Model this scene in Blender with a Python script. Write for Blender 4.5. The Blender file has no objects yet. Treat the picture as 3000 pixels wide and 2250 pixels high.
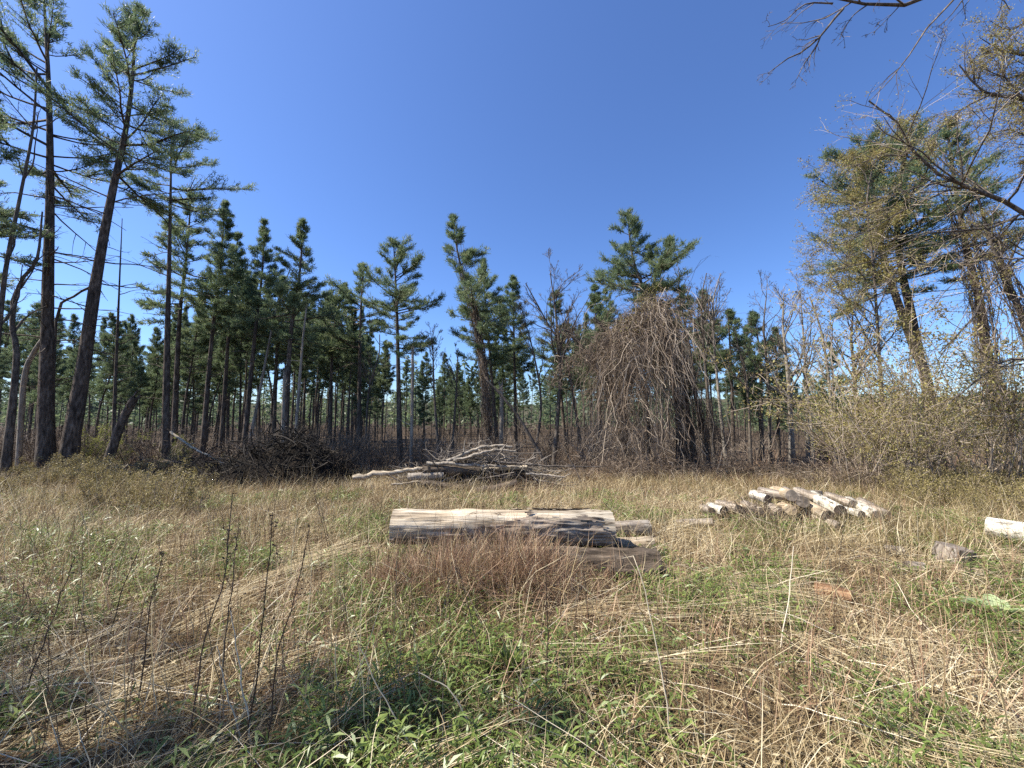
import bpy, math, random
import numpy as np

# ------------------------------------------------------------------ camera, sky, sun
sc = bpy.context.scene
C = sc.collection
F_PX = 1127.0                      # focal length in pixels of the 3000 px wide photograph
PITCH = math.radians(4.8)
CAM_H = 1.55
cam = bpy.data.cameras.new('camera')
cam.sensor_width = 36.0
cam.lens = 36.0 * F_PX / 3000.0
cam.clip_start = 0.05
cam.clip_end = 3000
camo = bpy.data.objects.new('camera', cam)
C.objects.link(camo)
camo.location = (0, 0, CAM_H)
camo.rotation_euler = (math.radians(90) + PITCH, 0, 0)
sc.camera = camo

SUN_EL = math.radians(51)
SUN_AZ = math.radians(-96)          # measured from +Y (view direction), negative = to the left
sdir = np.array([math.sin(SUN_AZ) * math.cos(SUN_EL), math.cos(SUN_AZ) * math.cos(SUN_EL), math.sin(SUN_EL)])
w = bpy.data.worlds.new('World')
sc.world = w
w.use_nodes = True
nt = w.node_tree
bg = nt.nodes['Background']
sky = nt.nodes.new('ShaderNodeTexSky')
sky.sky_type = 'NISHITA'
sky.sun_disc = False
sky.sun_elevation = SUN_EL
sky.sun_rotation = SUN_AZ
sky.altitude = 300
sky.air_density = 1.0
sky.dust_density = 0.7
sky.ozone_density = 10.0
hsv = nt.nodes.new('ShaderNodeHueSaturation')
hsv.inputs['Saturation'].default_value = 1.03
hsv.inputs['Hue'].default_value = 0.506
nt.links.new(sky.outputs[0], hsv.inputs['Color'])
nt.links.new(hsv.outputs[0], bg.inputs[0])
bg.inputs[1].default_value = 0.108
sun = bpy.data.lights.new('sun', 'SUN')
sun.energy = 5.0
sun.angle = math.radians(0.53)
sun.color = (1.0, 0.945, 0.85)
suno = bpy.data.objects.new('sun', sun)
C.objects.link(suno)
suno.location = (-20, 5, 30)
from mathutils import Vector, Matrix
suno.rotation_euler = Vector(-sdir).to_track_quat('-Z', 'Y').to_euler()
sc.view_settings.view_transform = 'Standard'
sc.view_settings.look = 'None'
sc.view_settings.exposure = 1.06
sc.view_settings.gamma = 1.0
sc.render.engine = 'CYCLES'
sc.cycles.max_bounces = 6
sc.cycles.diffuse_bounces = 3
sc.cycles.transmission_bounces = 3
sc.cycles.transparent_max_bounces = 4
sc.cycles.use_denoising = False
sc.render.filter_size = 1.2

# ------------------------------------------------------------------ helpers
rng = np.random.default_rng(7)

def hash3(ix, iy, iz, seed=0):
    h = (ix.astype(np.int64) * 374761393 + iy.astype(np.int64) * 668265263 + iz.astype(np.int64) * 2147483647 + seed * 1274126177) & 0xFFFFFFFF
    h = ((h ^ (h >> 13)) * 1274126177) & 0xFFFFFFFF
    h = ((h ^ (h >> 16)) * 2246822519) & 0xFFFFFFFF
    return ((h ^ (h >> 15)) & 0xFFFFFF) / float(0xFFFFFF)

def vnoise(x, y, z=0.0, seed=0):
    x, y, z = np.broadcast_arrays(np.asarray(x, float), np.asarray(y, float), np.asarray(z, float))
    ix, iy, iz = np.floor(x), np.floor(y), np.floor(z)
    fx, fy, fz = x - ix, y - iy, z - iz
    fx, fy, fz = [f * f * (3 - 2 * f) for f in (fx, fy, fz)]
    r = 0
    for dx in (0, 1):
        for dy in (0, 1):
            for dz in (0, 1):
                r = r + hash3(ix + dx, iy + dy, iz + dz, seed) * (fx if dx else 1 - fx) * (fy if dy else 1 - fy) * (fz if dz else 1 - fz)
    return r

def fbm(x, y, z=0.0, seed=0, oct=3):
    r, a, t = 0, 1.0, 0
    for i in range(oct):
        f = 2.0 ** i
        r = r + a * vnoise(np.asarray(x) * f, np.asarray(y) * f, np.asarray(z) * f, seed + i * 17)
        t += a
        a *= 0.5
    return r / t

def nrm(v):
    return v / (np.linalg.norm(v, axis=-1, keepdims=True) + 1e-9)

def terr(x, y):
    x = np.asarray(x, float); y = np.asarray(y, float)
    s = np.clip(y - 5, 0, 30)
    z = -0.05 * s + 0.10 * (fbm(x * 0.35, y * 0.35, 0, 3, 3) - 0.5) + 0.04 * (vnoise(x * 1.3, y * 1.3, 0, 9) - 0.5)
    far = np.clip((np.hypot(x, y) - 60) / 200.0, 0, 1)
    return z + 0.0 * far

camv = np.array([0, 0, CAM_H])

def ray(px, py):
    rx, rz = (px - 1500) / F_PX, (1125 - py) / F_PX
    return np.array([rx, math.cos(PITCH) - rz * math.sin(PITCH), math.sin(PITCH) + rz * math.cos(PITCH)])

def W(px, py, d):                  # the point seen in a direction, at world depth d
    r = ray(px, py)
    return camv + r * (d / r[1])

def G(px, py):                     # the point of the ground seen in a direction
    r = ray(px, py)
    lo = 0.5
    for t in np.concatenate([np.arange(0.5, 12, 0.02), np.arange(12, 90, 0.1)]):
        p = camv + r * t
        if p[2] < terr(p[0], p[1]):
            return np.array([p[0], p[1], float(terr(p[0], p[1]))])
    return camv + r * 90

def base_at(px, d):
    py = 1350.0
    for i in range(6):
        p = W(px, py, d)
        z = float(terr(p[0], d))
        k = (z - CAM_H) / d
        c = math.cos(PITCH); s = math.sin(PITCH)
        rz = (k * c - s) / (c + k * s)
        py = 1125 - rz * F_PX
    return np.array([W(px, py, d)[0], d, z])

def resample(pts, n):              # Catmull-Rom through pts, n points
    P = np.asarray(pts, float)
    if len(P) == 2:
        t = np.linspace(0, 1, n)[:, None]
        return P[0] * (1 - t) + P[1] * t
    Q = np.vstack([2 * P[0] - P[1], P, 2 * P[-1] - P[-2]])
    seg = np.linalg.norm(np.diff(P, axis=0), axis=1)
    cs = np.concatenate([[0], np.cumsum(seg)])
    u = np.linspace(0, cs[-1], n)
    i = np.clip(np.searchsorted(cs, u, side='right') - 1, 0, len(P) - 2)
    t = ((u - cs[i]) / seg[i])[:, None]
    p0, p1, p2, p3 = Q[i], Q[i + 1], Q[i + 2], Q[i + 3]
    return 0.5 * ((2 * p1) + (-p0 + p2) * t + (2 * p0 - 5 * p1 + 4 * p2 - p3) * t ** 2 + (-p0 + 3 * p1 - 3 * p2 + p3) * t ** 3)

class Geo:
    """collects vertices, quads and triangles with one random value per piece"""
    def __init__(s):
        s.v, s.q, s.t, s.a, s.n = [], [], [], [], 0
    def add(s, v, q=None, t=None, a=None):
        v = np.asarray(v, np.float32).reshape(-1, 3)
        if q is not None and len(q): s.q.append(np.asarray(q, np.int64) + s.n)
        if t is not None and len(t): s.t.append(np.asarray(t, np.int64) + s.n)
        s.v.append(v)
        s.a.append(np.full(len(v), 0.5, np.float32) if a is None else np.asarray(a, np.float32).reshape(-1))
        s.n += len(v)
    def tubes(s, P, R, sides=3, rnd=None, closed=False):
        P = np.asarray(P, float); R = np.asarray(R, float)
        if P.ndim == 2: P = P[None]; R = R[None]
        N, K, _ = P.shape
        if N == 0: return
        T = np.empty_like(P)
        T[:, 1:-1] = P[:, 2:] - P[:, :-2]
        T[:, 0] = P[:, 1] - P[:, 0]
        T[:, -1] = P[:, -1] - P[:, -2]
        T = nrm(T)
        mean = nrm(P[:, -1] - P[:, 0])
        ref = np.where(np.abs(mean[:, 2:3]) > 0.8, np.array([[1.0, 0.13, 0]]), np.array([[0.07, 0.05, 1.0]]))[:, None, :]
        U = nrm(np.cross(T, np.broadcast_to(ref, T.shape)))
        V = np.cross(T, U)
        ang = np.arange(sides) / sides * 2 * np.pi
        ring = U[:, :, None, :] * np.cos(ang)[None, None, :, None] + V[:, :, None, :] * np.sin(ang)[None, None, :, None]
        v = P[:, :, None, :] + ring * R[:, :, None, None] if R.ndim == 2 else P[:, :, None, :] + ring * R[:, :, :, None]
        b = (np.arange(N)[:, None, None] * K + np.arange(K - 1)[None, :, None]) * sides
        j = np.arange(sides)[None, None, :]
        j2 = (j + 1) % sides
        q = np.stack([b + j, b + j2, b + sides + j2, b + sides + j], -1).reshape(-1, 4)
        a = rng.random(N) if rnd is None else np.broadcast_to(rnd, (N,))
        s.add(v.reshape(-1, 3), q=q, a=np.repeat(a, K * sides))
    def ribbons(s, P, Wd, side, rnd=None):
        N, K, _ = P.shape
        if N == 0: return
        off = side[:, None, :] * Wd[:, :, None] * 0.5
        v = np.stack([P - off, P + off], 2)
        b = (np.arange(N)[:, None] * K + np.arange(K - 1)[None, :]) * 2
        q = np.stack([b, b + 1, b + 3, b + 2], -1).reshape(-1, 4)
        a = rng.random(N) if rnd is None else rnd
        s.add(v.reshape(-1, 3), q=q, a=np.repeat(a, K * 2))
    def blades(s, P, Wd, side, rnd=None):          # strips that end in a point
        N, K, _ = P.shape
        if N == 0: return
        off = side[:, None, :] * Wd[:, :-1, None] * 0.5
        v = np.concatenate([np.stack([P[:, :-1] - off, P[:, :-1] + off], 2).reshape(N, -1, 3), P[:, -1:]], 1)
        nv = 2 * (K - 1) + 1
        b = np.arange(N)[:, None] * nv + np.arange(K - 2)[None, :] * 2
        q = np.stack([b, b + 1, b + 3, b + 2], -1).reshape(-1, 4)
        e = np.arange(N) * nv + 2 * (K - 2)
        s.add(v.reshape(-1, 3), q=q, t=np.stack([e, e + 1, e + 2], -1), a=np.repeat(rng.random(N) if rnd is None else rnd, nv))
    def hairs(s, P, R, rnd=None):                  # thin strips for things thinner than a pixel
        P = np.asarray(P, float)
        if len(P) == 0: return
        T = nrm(P[:, -1] - P[:, 0])
        s.ribbons(P, np.asarray(R) * 2.0, nrm(np.cross(T, rng.normal(size=T.shape) * np.array([.35, 1, .35]))), rnd)
    def spikes(s, p, d, l, wd, rnd=None):          # single needles: p base, d direction
        N = len(p)
        side = nrm(np.cross(d, rng.normal(size=(N, 3)))) * (np.asarray(wd) * 0.5).reshape(-1, 1)
        tip = p + d * np.asarray(l).reshape(-1, 1)
        v = np.stack([p - side, p + side, tip], 1)
        t = np.arange(N * 3).reshape(N, 3)
        a = rng.random(N) if rnd is None else rnd
        s.add(v.reshape(-1, 3), t=t, a=np.repeat(a, 3))
    def mesh(s, name, mat, smooth=False, off=(0, 0, 0)):
        me = bpy.data.meshes.new(name)
        V = np.concatenate(s.v) - np.asarray(off, np.float32)
        nq = sum(len(x) for x in s.q); ntt = sum(len(x) for x in s.t)
        loops = []
        if nq: loops.append(np.concatenate(s.q).reshape(-1))
        if ntt: loops.append(np.concatenate(s.t).reshape(-1))
        L = np.concatenate(loops).astype(np.int32)
        starts = np.concatenate([np.arange(nq) * 4, nq * 4 + np.arange(ntt) * 3]).astype(np.int32)
        me.vertices.add(len(V)); me.vertices.foreach_set('co', V.astype(np.float32).reshape(-1))
        me.loops.add(len(L)); me.loops.foreach_set('vertex_index', L)
        me.polygons.add(len(starts)); me.polygons.foreach_set('loop_start', starts)
        me.update(calc_edges=True)
        if smooth:
            me.polygons.foreach_set('use_smooth', np.ones(len(starts), bool))
        at = me.attributes.new('rnd', 'FLOAT', 'POINT')
        at.data.foreach_set('value', np.concatenate(s.a).astype(np.float32))
        me.materials.append(mat)
        return me

def link(name, me, parent=None, loc=None):
    o = bpy.data.objects.new(name, me)
    C.objects.link(o)
    if parent is not None: o.parent = parent
    if loc is not None: o.location = loc
    return o

def tag(o, label=None, cat=None, group=None, kind=None):
    if label: o['label'] = label
    if cat: o['category'] = cat
    if group: o['group'] = group
    if kind: o['kind'] = kind
    return o

def thing(name, label, cat, loc, group=None):
    return tag(link(name, None, None, tuple(float(c) for c in loc)), label, cat, group)

# ------------------------------------------------------------------ materials
def newmat(name):
    m = bpy.data.materials.new(name); m.use_nodes = True
    t = m.node_tree; t.nodes.clear()
    out = t.nodes.new('ShaderNodeOutputMaterial')
    return m, t, out

def ramp(t, fac, stops):
    r = t.nodes.new('ShaderNodeValToRGB')
    e = r.color_ramp.elements
    while len(e) < len(stops): e.new(0.5)
    for el, (p, c) in zip(e, stops):
        el.position = p; el.color = (*c, 1)
    t.links.new(fac, r.inputs[0])
    return r.outputs[0]

def leafmat(name, stops, trans=0.35, rough=0.55, noise=0.0, spec=0.3):
    m, t, out = newmat(name)
    a = t.nodes.new('ShaderNodeAttribute'); a.attribute_name = 'rnd'
    fac = a.outputs['Fac']
    if noise:
        tc = t.nodes.new('ShaderNodeNewGeometry')
        n = t.nodes.new('ShaderNodeTexNoise'); n.inputs['Scale'].default_value = noise
        t.links.new(tc.outputs['Position'], n.inputs['Vector'])
        mx = t.nodes.new('ShaderNodeMath'); mx.operation = 'MULTIPLY_ADD'
        mx.inputs[1].default_value = 0.6; 
        sb = t.nodes.new('ShaderNodeMath'); sb.operation = 'SUBTRACT'; sb.inputs[1].default_value = 0.5
        t.links.new(n.outputs['Fac'], sb.inputs[0]); t.links.new(sb.outputs[0], mx.inputs[0]); t.links.new(fac, mx.inputs[2])
        fac = mx.outputs[0]
    col = ramp(t, fac, stops)
    p = t.nodes.new('ShaderNodeBsdfPrincipled'); p.inputs['Roughness'].default_value = rough
    p.inputs['Specular IOR Level'].default_value = spec
    t.links.new(col, p.inputs['Base Color'])
    tr = t.nodes.new('ShaderNodeBsdfTranslucent'); t.links.new(col, tr.inputs['Color'])
    mix = t.nodes.new('ShaderNodeMixShader'); mix.inputs[0].default_value = trans
    t.links.new(p.outputs[0], mix.inputs[1]); t.links.new(tr.outputs[0], mix.inputs[2])
    t.links.new(mix.outputs[0], out.inputs[0])
    return m

def barkmat(name, c1, c2, c3=None, scale=14.0, stretch=0.18, bump=0.6, rough=0.9, dist=0.03, mode='z', crack=0):
    m, t, out = newmat(name)
    tc = t.nodes.new('ShaderNodeTexCoord')
    mp = t.nodes.new('ShaderNodeMapping')
    mp.inputs['Scale'].default_value = {'z': (1, 1, stretch), 'x': (stretch, 1, 1)}.get(mode, (1, 1, 1))
    t.links.new(tc.outputs['Object'], mp.inputs['Vector'])
    n = t.nodes.new('ShaderNodeTexNoise'); n.inputs['Scale'].default_value = scale
    n.inputs['Detail'].default_value = 6; n.inputs['Roughness'].default_value = 0.65
    t.links.new(mp.outputs[0], n.inputs['Vector'])
    n2 = t.nodes.new('ShaderNodeTexNoise'); n2.inputs['Scale'].default_value = scale * 0.12
    n2.inputs['Detail'].default_value = 3
    t.links.new(tc.outputs['Object'], n2.inputs['Vector'])
    col = ramp(t, n.outputs['Fac'], [(0.34, c1), (0.5, c2), (0.68, c3 or c2)])
    mixc = t.nodes.new('ShaderNodeMix'); mixc.data_type = 'RGBA'; mixc.blend_type = 'MULTIPLY'
    mixc.inputs['Factor'].default_value = 1.0
    t.links.new(col, mixc.inputs['A'])
    t.links.new(ramp(t, n2.outputs['Fac'], [(0.3, (0.62, 0.64, 0.66)), (0.7, (1.15, 1.1, 1.02))]), mixc.inputs['B'])
    p = t.nodes.new('ShaderNodeBsdfPrincipled'); p.inputs['Roughness'].default_value = rough
    p.inputs['Specular IOR Level'].default_value = 0.2
    colour = mixc.outputs['Result']
    if crack:                                           # long drying cracks along the grain
        m3 = t.nodes.new('ShaderNodeMapping'); m3.inputs['Scale'].default_value = (0.05, 1, 1); t.links.new(tc.outputs['Object'], m3.inputs['Vector'])
        n3 = t.nodes.new('ShaderNodeTexNoise'); n3.inputs['Scale'].default_value = 13; n3.inputs['Detail'].default_value = 2
        t.links.new(m3.outputs[0], n3.inputs['Vector'])
        mc = t.nodes.new('ShaderNodeMix'); mc.data_type = 'RGBA'; mc.blend_type = 'MULTIPLY'; mc.inputs['Factor'].default_value = 1
        t.links.new(colour, mc.inputs['A'])
        t.links.new(ramp(t, n3.outputs['Fac'], [(0.0, (1, 1, 1)), (0.485, (1, 1, 1)), (0.5, (.22, .18, .14)), (0.515, (1, 1, 1)), (0.62, (.8, .78, .76))]), mc.inputs['B'])
        colour = mc.outputs['Result']
    t.links.new(colour, p.inputs['Base Color'])
    b = t.nodes.new('ShaderNodeBump'); b.inputs['Strength'].default_value = bump; b.inputs['Distance'].default_value = dist
    t.links.new(n.outputs['Fac'], b.inputs['Height']); t.links.new(b.outputs[0], p.inputs['Normal'])
    t.links.new(p.outputs[0], out.inputs[0])
    return m

def endmat(name, c1, c2):
    m, t, out = newmat(name)
    tc = t.nodes.new('ShaderNodeTexCoord')
    wv = t.nodes.new('ShaderNodeTexWave'); wv.wave_type = 'RINGS'; wv.rings_direction = 'Z'
    wv.inputs['Scale'].default_value = 22; wv.inputs['Distortion'].default_value = 3; wv.inputs['Detail'].default_value = 3
    t.links.new(tc.outputs['Object'], wv.inputs['Vector'])
    n = t.nodes.new('ShaderNodeTexNoise'); n.inputs['Scale'].default_value = 9; n.inputs['Detail'].default_value = 6
    t.links.new(tc.outputs['Object'], n.inputs['Vector'])
    col = ramp(t, n.outputs['Fac'], [(0.3, c1), (0.7, c2)])
    mixc = t.nodes.new('ShaderNodeMix'); mixc.data_type = 'RGBA'; mixc.blend_type = 'MULTIPLY'; mixc.inputs['Factor'].default_value = 0.5
    t.links.new(col, mixc.inputs['A'])
    t.links.new(ramp(t, wv.outputs['Fac'], [(0.2, (0.55, 0.5, 0.45)), (0.8, (1.1, 1.1, 1.1))]), mixc.inputs['B'])
    p = t.nodes.new('ShaderNodeBsdfPrincipled'); p.inputs['Roughness'].default_value = 0.9
    t.links.new(mixc.outputs['Result'], p.inputs['Base Color'])
    b = t.nodes.new('ShaderNodeBump'); b.inputs['Strength'].default_value = 0.5; b.inputs['Distance'].default_value = 0.01
    t.links.new(n.outputs['Fac'], b.inputs['Height']); t.links.new(b.outputs[0], p.inputs['Normal'])
    t.links.new(p.outputs[0], out.inputs[0])
    return m

M = {}
M['pine_bark'] = barkmat('pine bark', (0.03, 0.023, 0.018), (0.10, 0.078, 0.062), (0.21, 0.175, 0.145), 16, 0.22, 0.9)
M['dec_bark'] = barkmat('deciduous bark', (0.04, 0.032, 0.026), (0.12, 0.10, 0.082), (0.23, 0.20, 0.17), 18, 0.25, 0.7)
M['pale_bark'] = barkmat('pale grey bark', (0.12, 0.105, 0.09), (0.27, 0.24, 0.20), (0.40, 0.36, 0.31), 14, 0.25, 0.5)
M['dead_wood'] = barkmat('silvered dead wood', (0.13, 0.11, 0.09), (0.30, 0.26, 0.21), (0.46, 0.41, 0.34), 22, 0.1, 0.5)
M['needles'] = leafmat('pine needles', [(0.0, (0.070, 0.106, 0.058)), (0.45, (0.140, 0.192, 0.094)), (0.8, (0.215, 0.258, 0.122)), (1.0, (0.31, 0.31, 0.14))], 0.5, 0.5, 1.1, 0.35)
M['needles_far'] = leafmat('far pine needles', [(0.0, (0.075, 0.110, 0.060)), (0.5, (0.140, 0.186, 0.094)), (1.0, (0.225, 0.255, 0.12))], 0.5, 0.5, 0.5, 0.35)
M['bud'] = leafmat('young yellow green leaf buds', [(0.0, (0.20, 0.145, 0.055)), (0.5, (0.31, 0.255, 0.085)), (1.0, (0.40, 0.38, 0.13))], 0.4, 0.6, 0.8)
M['spring_leaf'] = leafmat('fresh spring leaves', [(0.0, (0.13, 0.15, 0.035)), (0.5, (0.26, 0.28, 0.06)), (1.0, (0.38, 0.37, 0.10))], 0.45, 0.5, 0.8)
M['twig'] = leafmat('thin twigs', [(0.0, (0.065, 0.045, 0.030)), (0.6, (0.145, 0.105, 0.070)), (1.0, (0.25, 0.195, 0.14))], 0.0, 0.8)
M['pale_twig'] = leafmat('pale twigs', [(0.0, (0.15, 0.11, 0.08)), (0.6, (0.29, 0.23, 0.17)), (1.0, (0.44, 0.37, 0.29))], 0.0, 0.8)
M['vine'] = leafmat('dry vines', [(0.0, (0.05, 0.034, 0.023)), (0.5, (0.135, 0.097, 0.066)), (0.85, (0.25, 0.19, 0.135)), (1.0, (0.41, 0.335, 0.25))], 0.0, 0.8, 1.0)
M['straw'] = leafmat('dry straw', [(0.0, (0.145, 0.096, 0.048)), (0.3, (0.29, 0.210, 0.108)), (0.7, (0.48, 0.380, 0.210)), (1.0, (0.69, 0.60, 0.40))], 0.25, 0.6, 0.8)
M['redstraw'] = leafmat('reddish dead weeds', [(0.0, (0.13, 0.070, 0.042)), (0.5, (0.33, 0.20, 0.12)), (1.0, (0.55, 0.40, 0.26))], 0.2, 0.7, 1.2)
M['olive'] = leafmat('olive field grass', [(0.0, (0.13, 0.10, 0.04)), (0.45, (0.24, 0.20, 0.07)), (0.8, (0.33, 0.27, 0.11)), (1.0, (0.45, 0.36, 0.19))], 0.3, 0.6, 0.8)
M['green'] = leafmat('green weed leaves', [(0.0, (0.065, 0.098, 0.022)), (0.5, (0.150, 0.205, 0.045)), (1.0, (0.28, 0.335, 0.09))], 0.35, 0.42, 1.5, 0.5)
M['stalk_dark'] = leafmat('dark weed stems', [(0.0, (0.035, 0.022, 0.015)), (1.0, (0.115, 0.075, 0.05))], 0.0, 0.7)
M['stalk_pale'] = leafmat('bleached stems', [(0.0, (0.42, 0.33, 0.21)), (1.0, (0.72, 0.64, 0.48))], 0.0, 0.6)
M['brush'] = leafmat('weathered brush', [(0.0, (0.05, 0.042, 0.036)), (0.6, (0.15, 0.125, 0.10)), (1.0, (0.33, 0.285, 0.23))], 0.0, 0.85, 1.5)
M['shade_brush'] = leafmat('brush darkened as in shade', [(0.0, (0.010, 0.008, 0.006)), (0.75, (0.024, 0.019, 0.014)), (1.0, (0.07, 0.056, 0.042))], 0.0, 0.9, 1.5)  # near black tone puts the tree shade over the heap into the colour
M['log_wood'] = barkmat('bleached log wood', (0.19, 0.145, 0.10), (0.50, 0.42, 0.31), (0.72, 0.65, 0.53), 20, 0.06, 0.9, 0.8, 0.03, 'x', 1)
M['log_bark'] = barkmat('furrowed log bark', (0.09, 0.068, 0.05), (0.28, 0.225, 0.175), (0.50, 0.43, 0.35), 22, 0.14, 1.0, 0.9, 0.03, 'x')
M['dark_log_bark'] = barkmat('dark damp log bark', (0.03, 0.023, 0.016), (0.10, 0.077, 0.057), (0.22, 0.18, 0.14), 17, 0.18, 1.0, 0.9, 0.04, 'x')
M['grey_log'] = barkmat('grey weathered log', (0.08, 0.063, 0.048), (0.30, 0.255, 0.21), (0.52, 0.47, 0.40), 22, 0.12, 0.9, 0.85, 0.03, 'x', 1)
M['tan_log'] = barkmat('tan peeled log', (0.20, 0.14, 0.09), (0.40, 0.32, 0.22), (0.56, 0.48, 0.37), 24, 0.12, 0.8, 0.85, 0.02, 'x', 1)
M['orange_log'] = barkmat('rotten orange log', (0.09, 0.045, 0.025), (0.26, 0.145, 0.08), (0.40, 0.28, 0.18), 26, 0.2, 0.8, 0.9, 0.02, 'x')
M['birch_log'] = barkmat('white log bark', (0.09, 0.08, 0.065), (0.58, 0.545, 0.46), (0.76, 0.73, 0.65), 17, 0.4, 0.7, 0.8, 0.02, 'x', 1)
M['end_dark'] = endmat('shade darkened weathered cut end', (0.03, 0.02, 0.015), (0.13, 0.095, 0.07))  # shade on the ends turned from the sun is put into this colour
M['end_grey'] = endmat('grey cut end', (0.10, 0.08, 0.06), (0.26, 0.215, 0.17))
M['end_tan'] = endmat('tan cut end', (0.24, 0.17, 0.10), (0.48, 0.38, 0.25))
M['soil'] = barkmat('shade black heap core', (0.006, 0.005, 0.004), (0.018, 0.013, 0.009), (0.04, 0.03, 0.02), 7, 1, 1.0, 1.0, 0.15, 'n')  # black tone stands in for the shade inside the heaps
M['mullein'] = leafmat('felted pale leaves', [(0.0, (0.20, 0.26, 0.12)), (1.0, (0.34, 0.40, 0.21))], 0.25, 0.8)

# ------------------------------------------------------------------ ground and far hills
def ground_mat():
    m, t, out = newmat('leaf litter and soil')
    tc = t.nodes.new('ShaderNodeNewGeometry')
    n1 = t.nodes.new('ShaderNodeTexNoise'); n1.inputs['Scale'].default_value = 0.9; n1.inputs['Detail'].default_value = 5
    n2 = t.nodes.new('ShaderNodeTexNoise'); n2.inputs['Scale'].default_value = 45; n2.inputs['Detail'].default_value = 6
    for n in (n1, n2): t.links.new(tc.outputs['Position'], n.inputs['Vector'])
    c1 = ramp(t, n2.outputs['Fac'], [(0.3, (0.036, 0.024, 0.015)), (0.5, (0.10, 0.07, 0.042)), (0.7, (0.22, 0.165, 0.10))])
    c2 = ramp(t, n1.outputs['Fac'], [(0.35, (0.8, 0.78, 0.6)), (0.65, (1.1, 1.0, 0.95))])
    mx = t.nodes.new('ShaderNodeMix'); mx.data_type = 'RGBA'; mx.blend_type = 'MULTIPLY'; mx.inputs['Factor'].default_value = 1
    t.links.new(c1, mx.inputs['A']); t.links.new(c2, mx.inputs['B'])
    p = t.nodes.new('ShaderNodeBsdfPrincipled'); p.inputs['Roughness'].default_value = 0.95
    p.inputs['Specular IOR Level'].default_value = 0.1
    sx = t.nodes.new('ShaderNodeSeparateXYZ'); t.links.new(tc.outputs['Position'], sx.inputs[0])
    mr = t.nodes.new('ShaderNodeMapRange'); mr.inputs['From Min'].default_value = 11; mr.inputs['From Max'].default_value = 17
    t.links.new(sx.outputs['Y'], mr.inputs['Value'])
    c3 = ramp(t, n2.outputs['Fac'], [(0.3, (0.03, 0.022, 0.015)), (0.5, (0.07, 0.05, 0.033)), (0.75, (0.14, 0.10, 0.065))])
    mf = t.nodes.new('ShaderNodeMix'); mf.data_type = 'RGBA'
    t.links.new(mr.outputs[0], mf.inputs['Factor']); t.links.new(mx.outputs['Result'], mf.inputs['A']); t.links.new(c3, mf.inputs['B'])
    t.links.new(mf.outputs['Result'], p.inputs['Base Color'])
    b = t.nodes.new('ShaderNodeBump'); b.inputs['Strength'].default_value = 0.8; b.inputs['Distance'].default_value = 0.03
    t.links.new(n2.outputs['Fac'], b.inputs['Height']); t.links.new(b.outputs[0], p.inputs['Normal'])
    t.links.new(p.outputs[0], out.inputs[0])
    return m
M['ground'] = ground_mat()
def grid_axis(a, b, n, mid=0, p=3):
    u = np.linspace(-1, 1, n)
    s = np.sign(u) * np.abs(u) ** p
    return np.where(s < 0, mid + s * (mid - a), mid + s * (b - mid))
gx = grid_axis(-700, 700, 131, 0, 3); gy = grid_axis(-400, 900, 131, 5, 3)
X, Y = np.meshgrid(gx, gy)
g = Geo()
nx, ny = len(gx), len(gy)
i = (np.arange(ny - 1)[:, None] * nx + np.arange(nx - 1)[None, :]).reshape(-1)
g.add(np.stack([X, Y, terr(X, Y)], -1), q=np.stack([i, i + 1, i + nx + 1, i + nx], -1))
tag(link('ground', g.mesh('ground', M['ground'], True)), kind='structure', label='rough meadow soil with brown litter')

hm = barkmat('wooded hillside', (0.035, 0.036, 0.020), (0.075, 0.070, 0.040), (0.12, 0.105, 0.065), 0.35, 1, 1.0, 0.95, 1.5, 'n')
xs = np.linspace(-520, 520, 520); ts = np.linspace(0, 1, 26)
XX, TT = np.meshgrid(xs, ts)
ridge = 9 + 9 * fbm(XX * 0.008, 0 * XX, 0, 21, 3) + np.where(XX > 100, (XX - 100) * 0.025, 0) + 2.2 * (fbm(XX * 0.25, TT * 3, 0, 5, 2) - 0.5)
ZZ = -1.6 + ridge * np.sin(TT * np.pi / 2) + 1.6 * (vnoise(XX * 0.35, TT * 30, 0, 8) - 0.5) * (TT > 0.02)
YY = 190 + TT * 160
g = Geo(); nx, ny = len(xs), len(ts)
i = (np.arange(ny - 1)[:, None] * nx + np.arange(nx - 1)[None, :]).reshape(-1)
g.add(np.stack([XX, YY, ZZ], -1), q=np.stack([i, i + 1, i + nx + 1, i + nx], -1))
tag(link('hills', g.mesh('hills', hm, True)), kind='structure', label='low wooded ridge behind the pines')

# ------------------------------------------------------------------ branching
def interp_path(P, t):                        # P (N,K,3), t (N,) in 0..1
    K = P.shape[1]
    f = np.clip(t, 0, 0.9999) * (K - 1); i = f.astype(int); u = (f - i)[:, None]
    n = np.arange(len(P))
    p = P[n, i] * (1 - u) + P[n, i + 1] * u
    return p, nrm(P[n, i + 1] - P[n, i])

def grow(p0, d0, L, K, wig=0.15, bend=0.0, r0=None, tip=0.25):
    """N curved paths from p0 along d0 (unit) with length L"""
    N = len(p0)
    d = d0.copy(); P = np.empty((N, K, 3)); P[:, 0] = p0
    bend = np.broadcast_to(np.asarray(bend, float), (N,))
    for k in range(1, K):
        d = nrm(d + rng.normal(size=(N, 3)) * wig + np.array([0, 0, 1.0]) * (bend / (K - 1))[:, None])
        P[:, k] = P[:, k - 1] + d * (L / (K - 1))[:, None]
    R = None
    if r0 is not None:
        R = np.asarray(r0)[:, None] * np.linspace(1, tip, K)[None, :]
    return P, R

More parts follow.
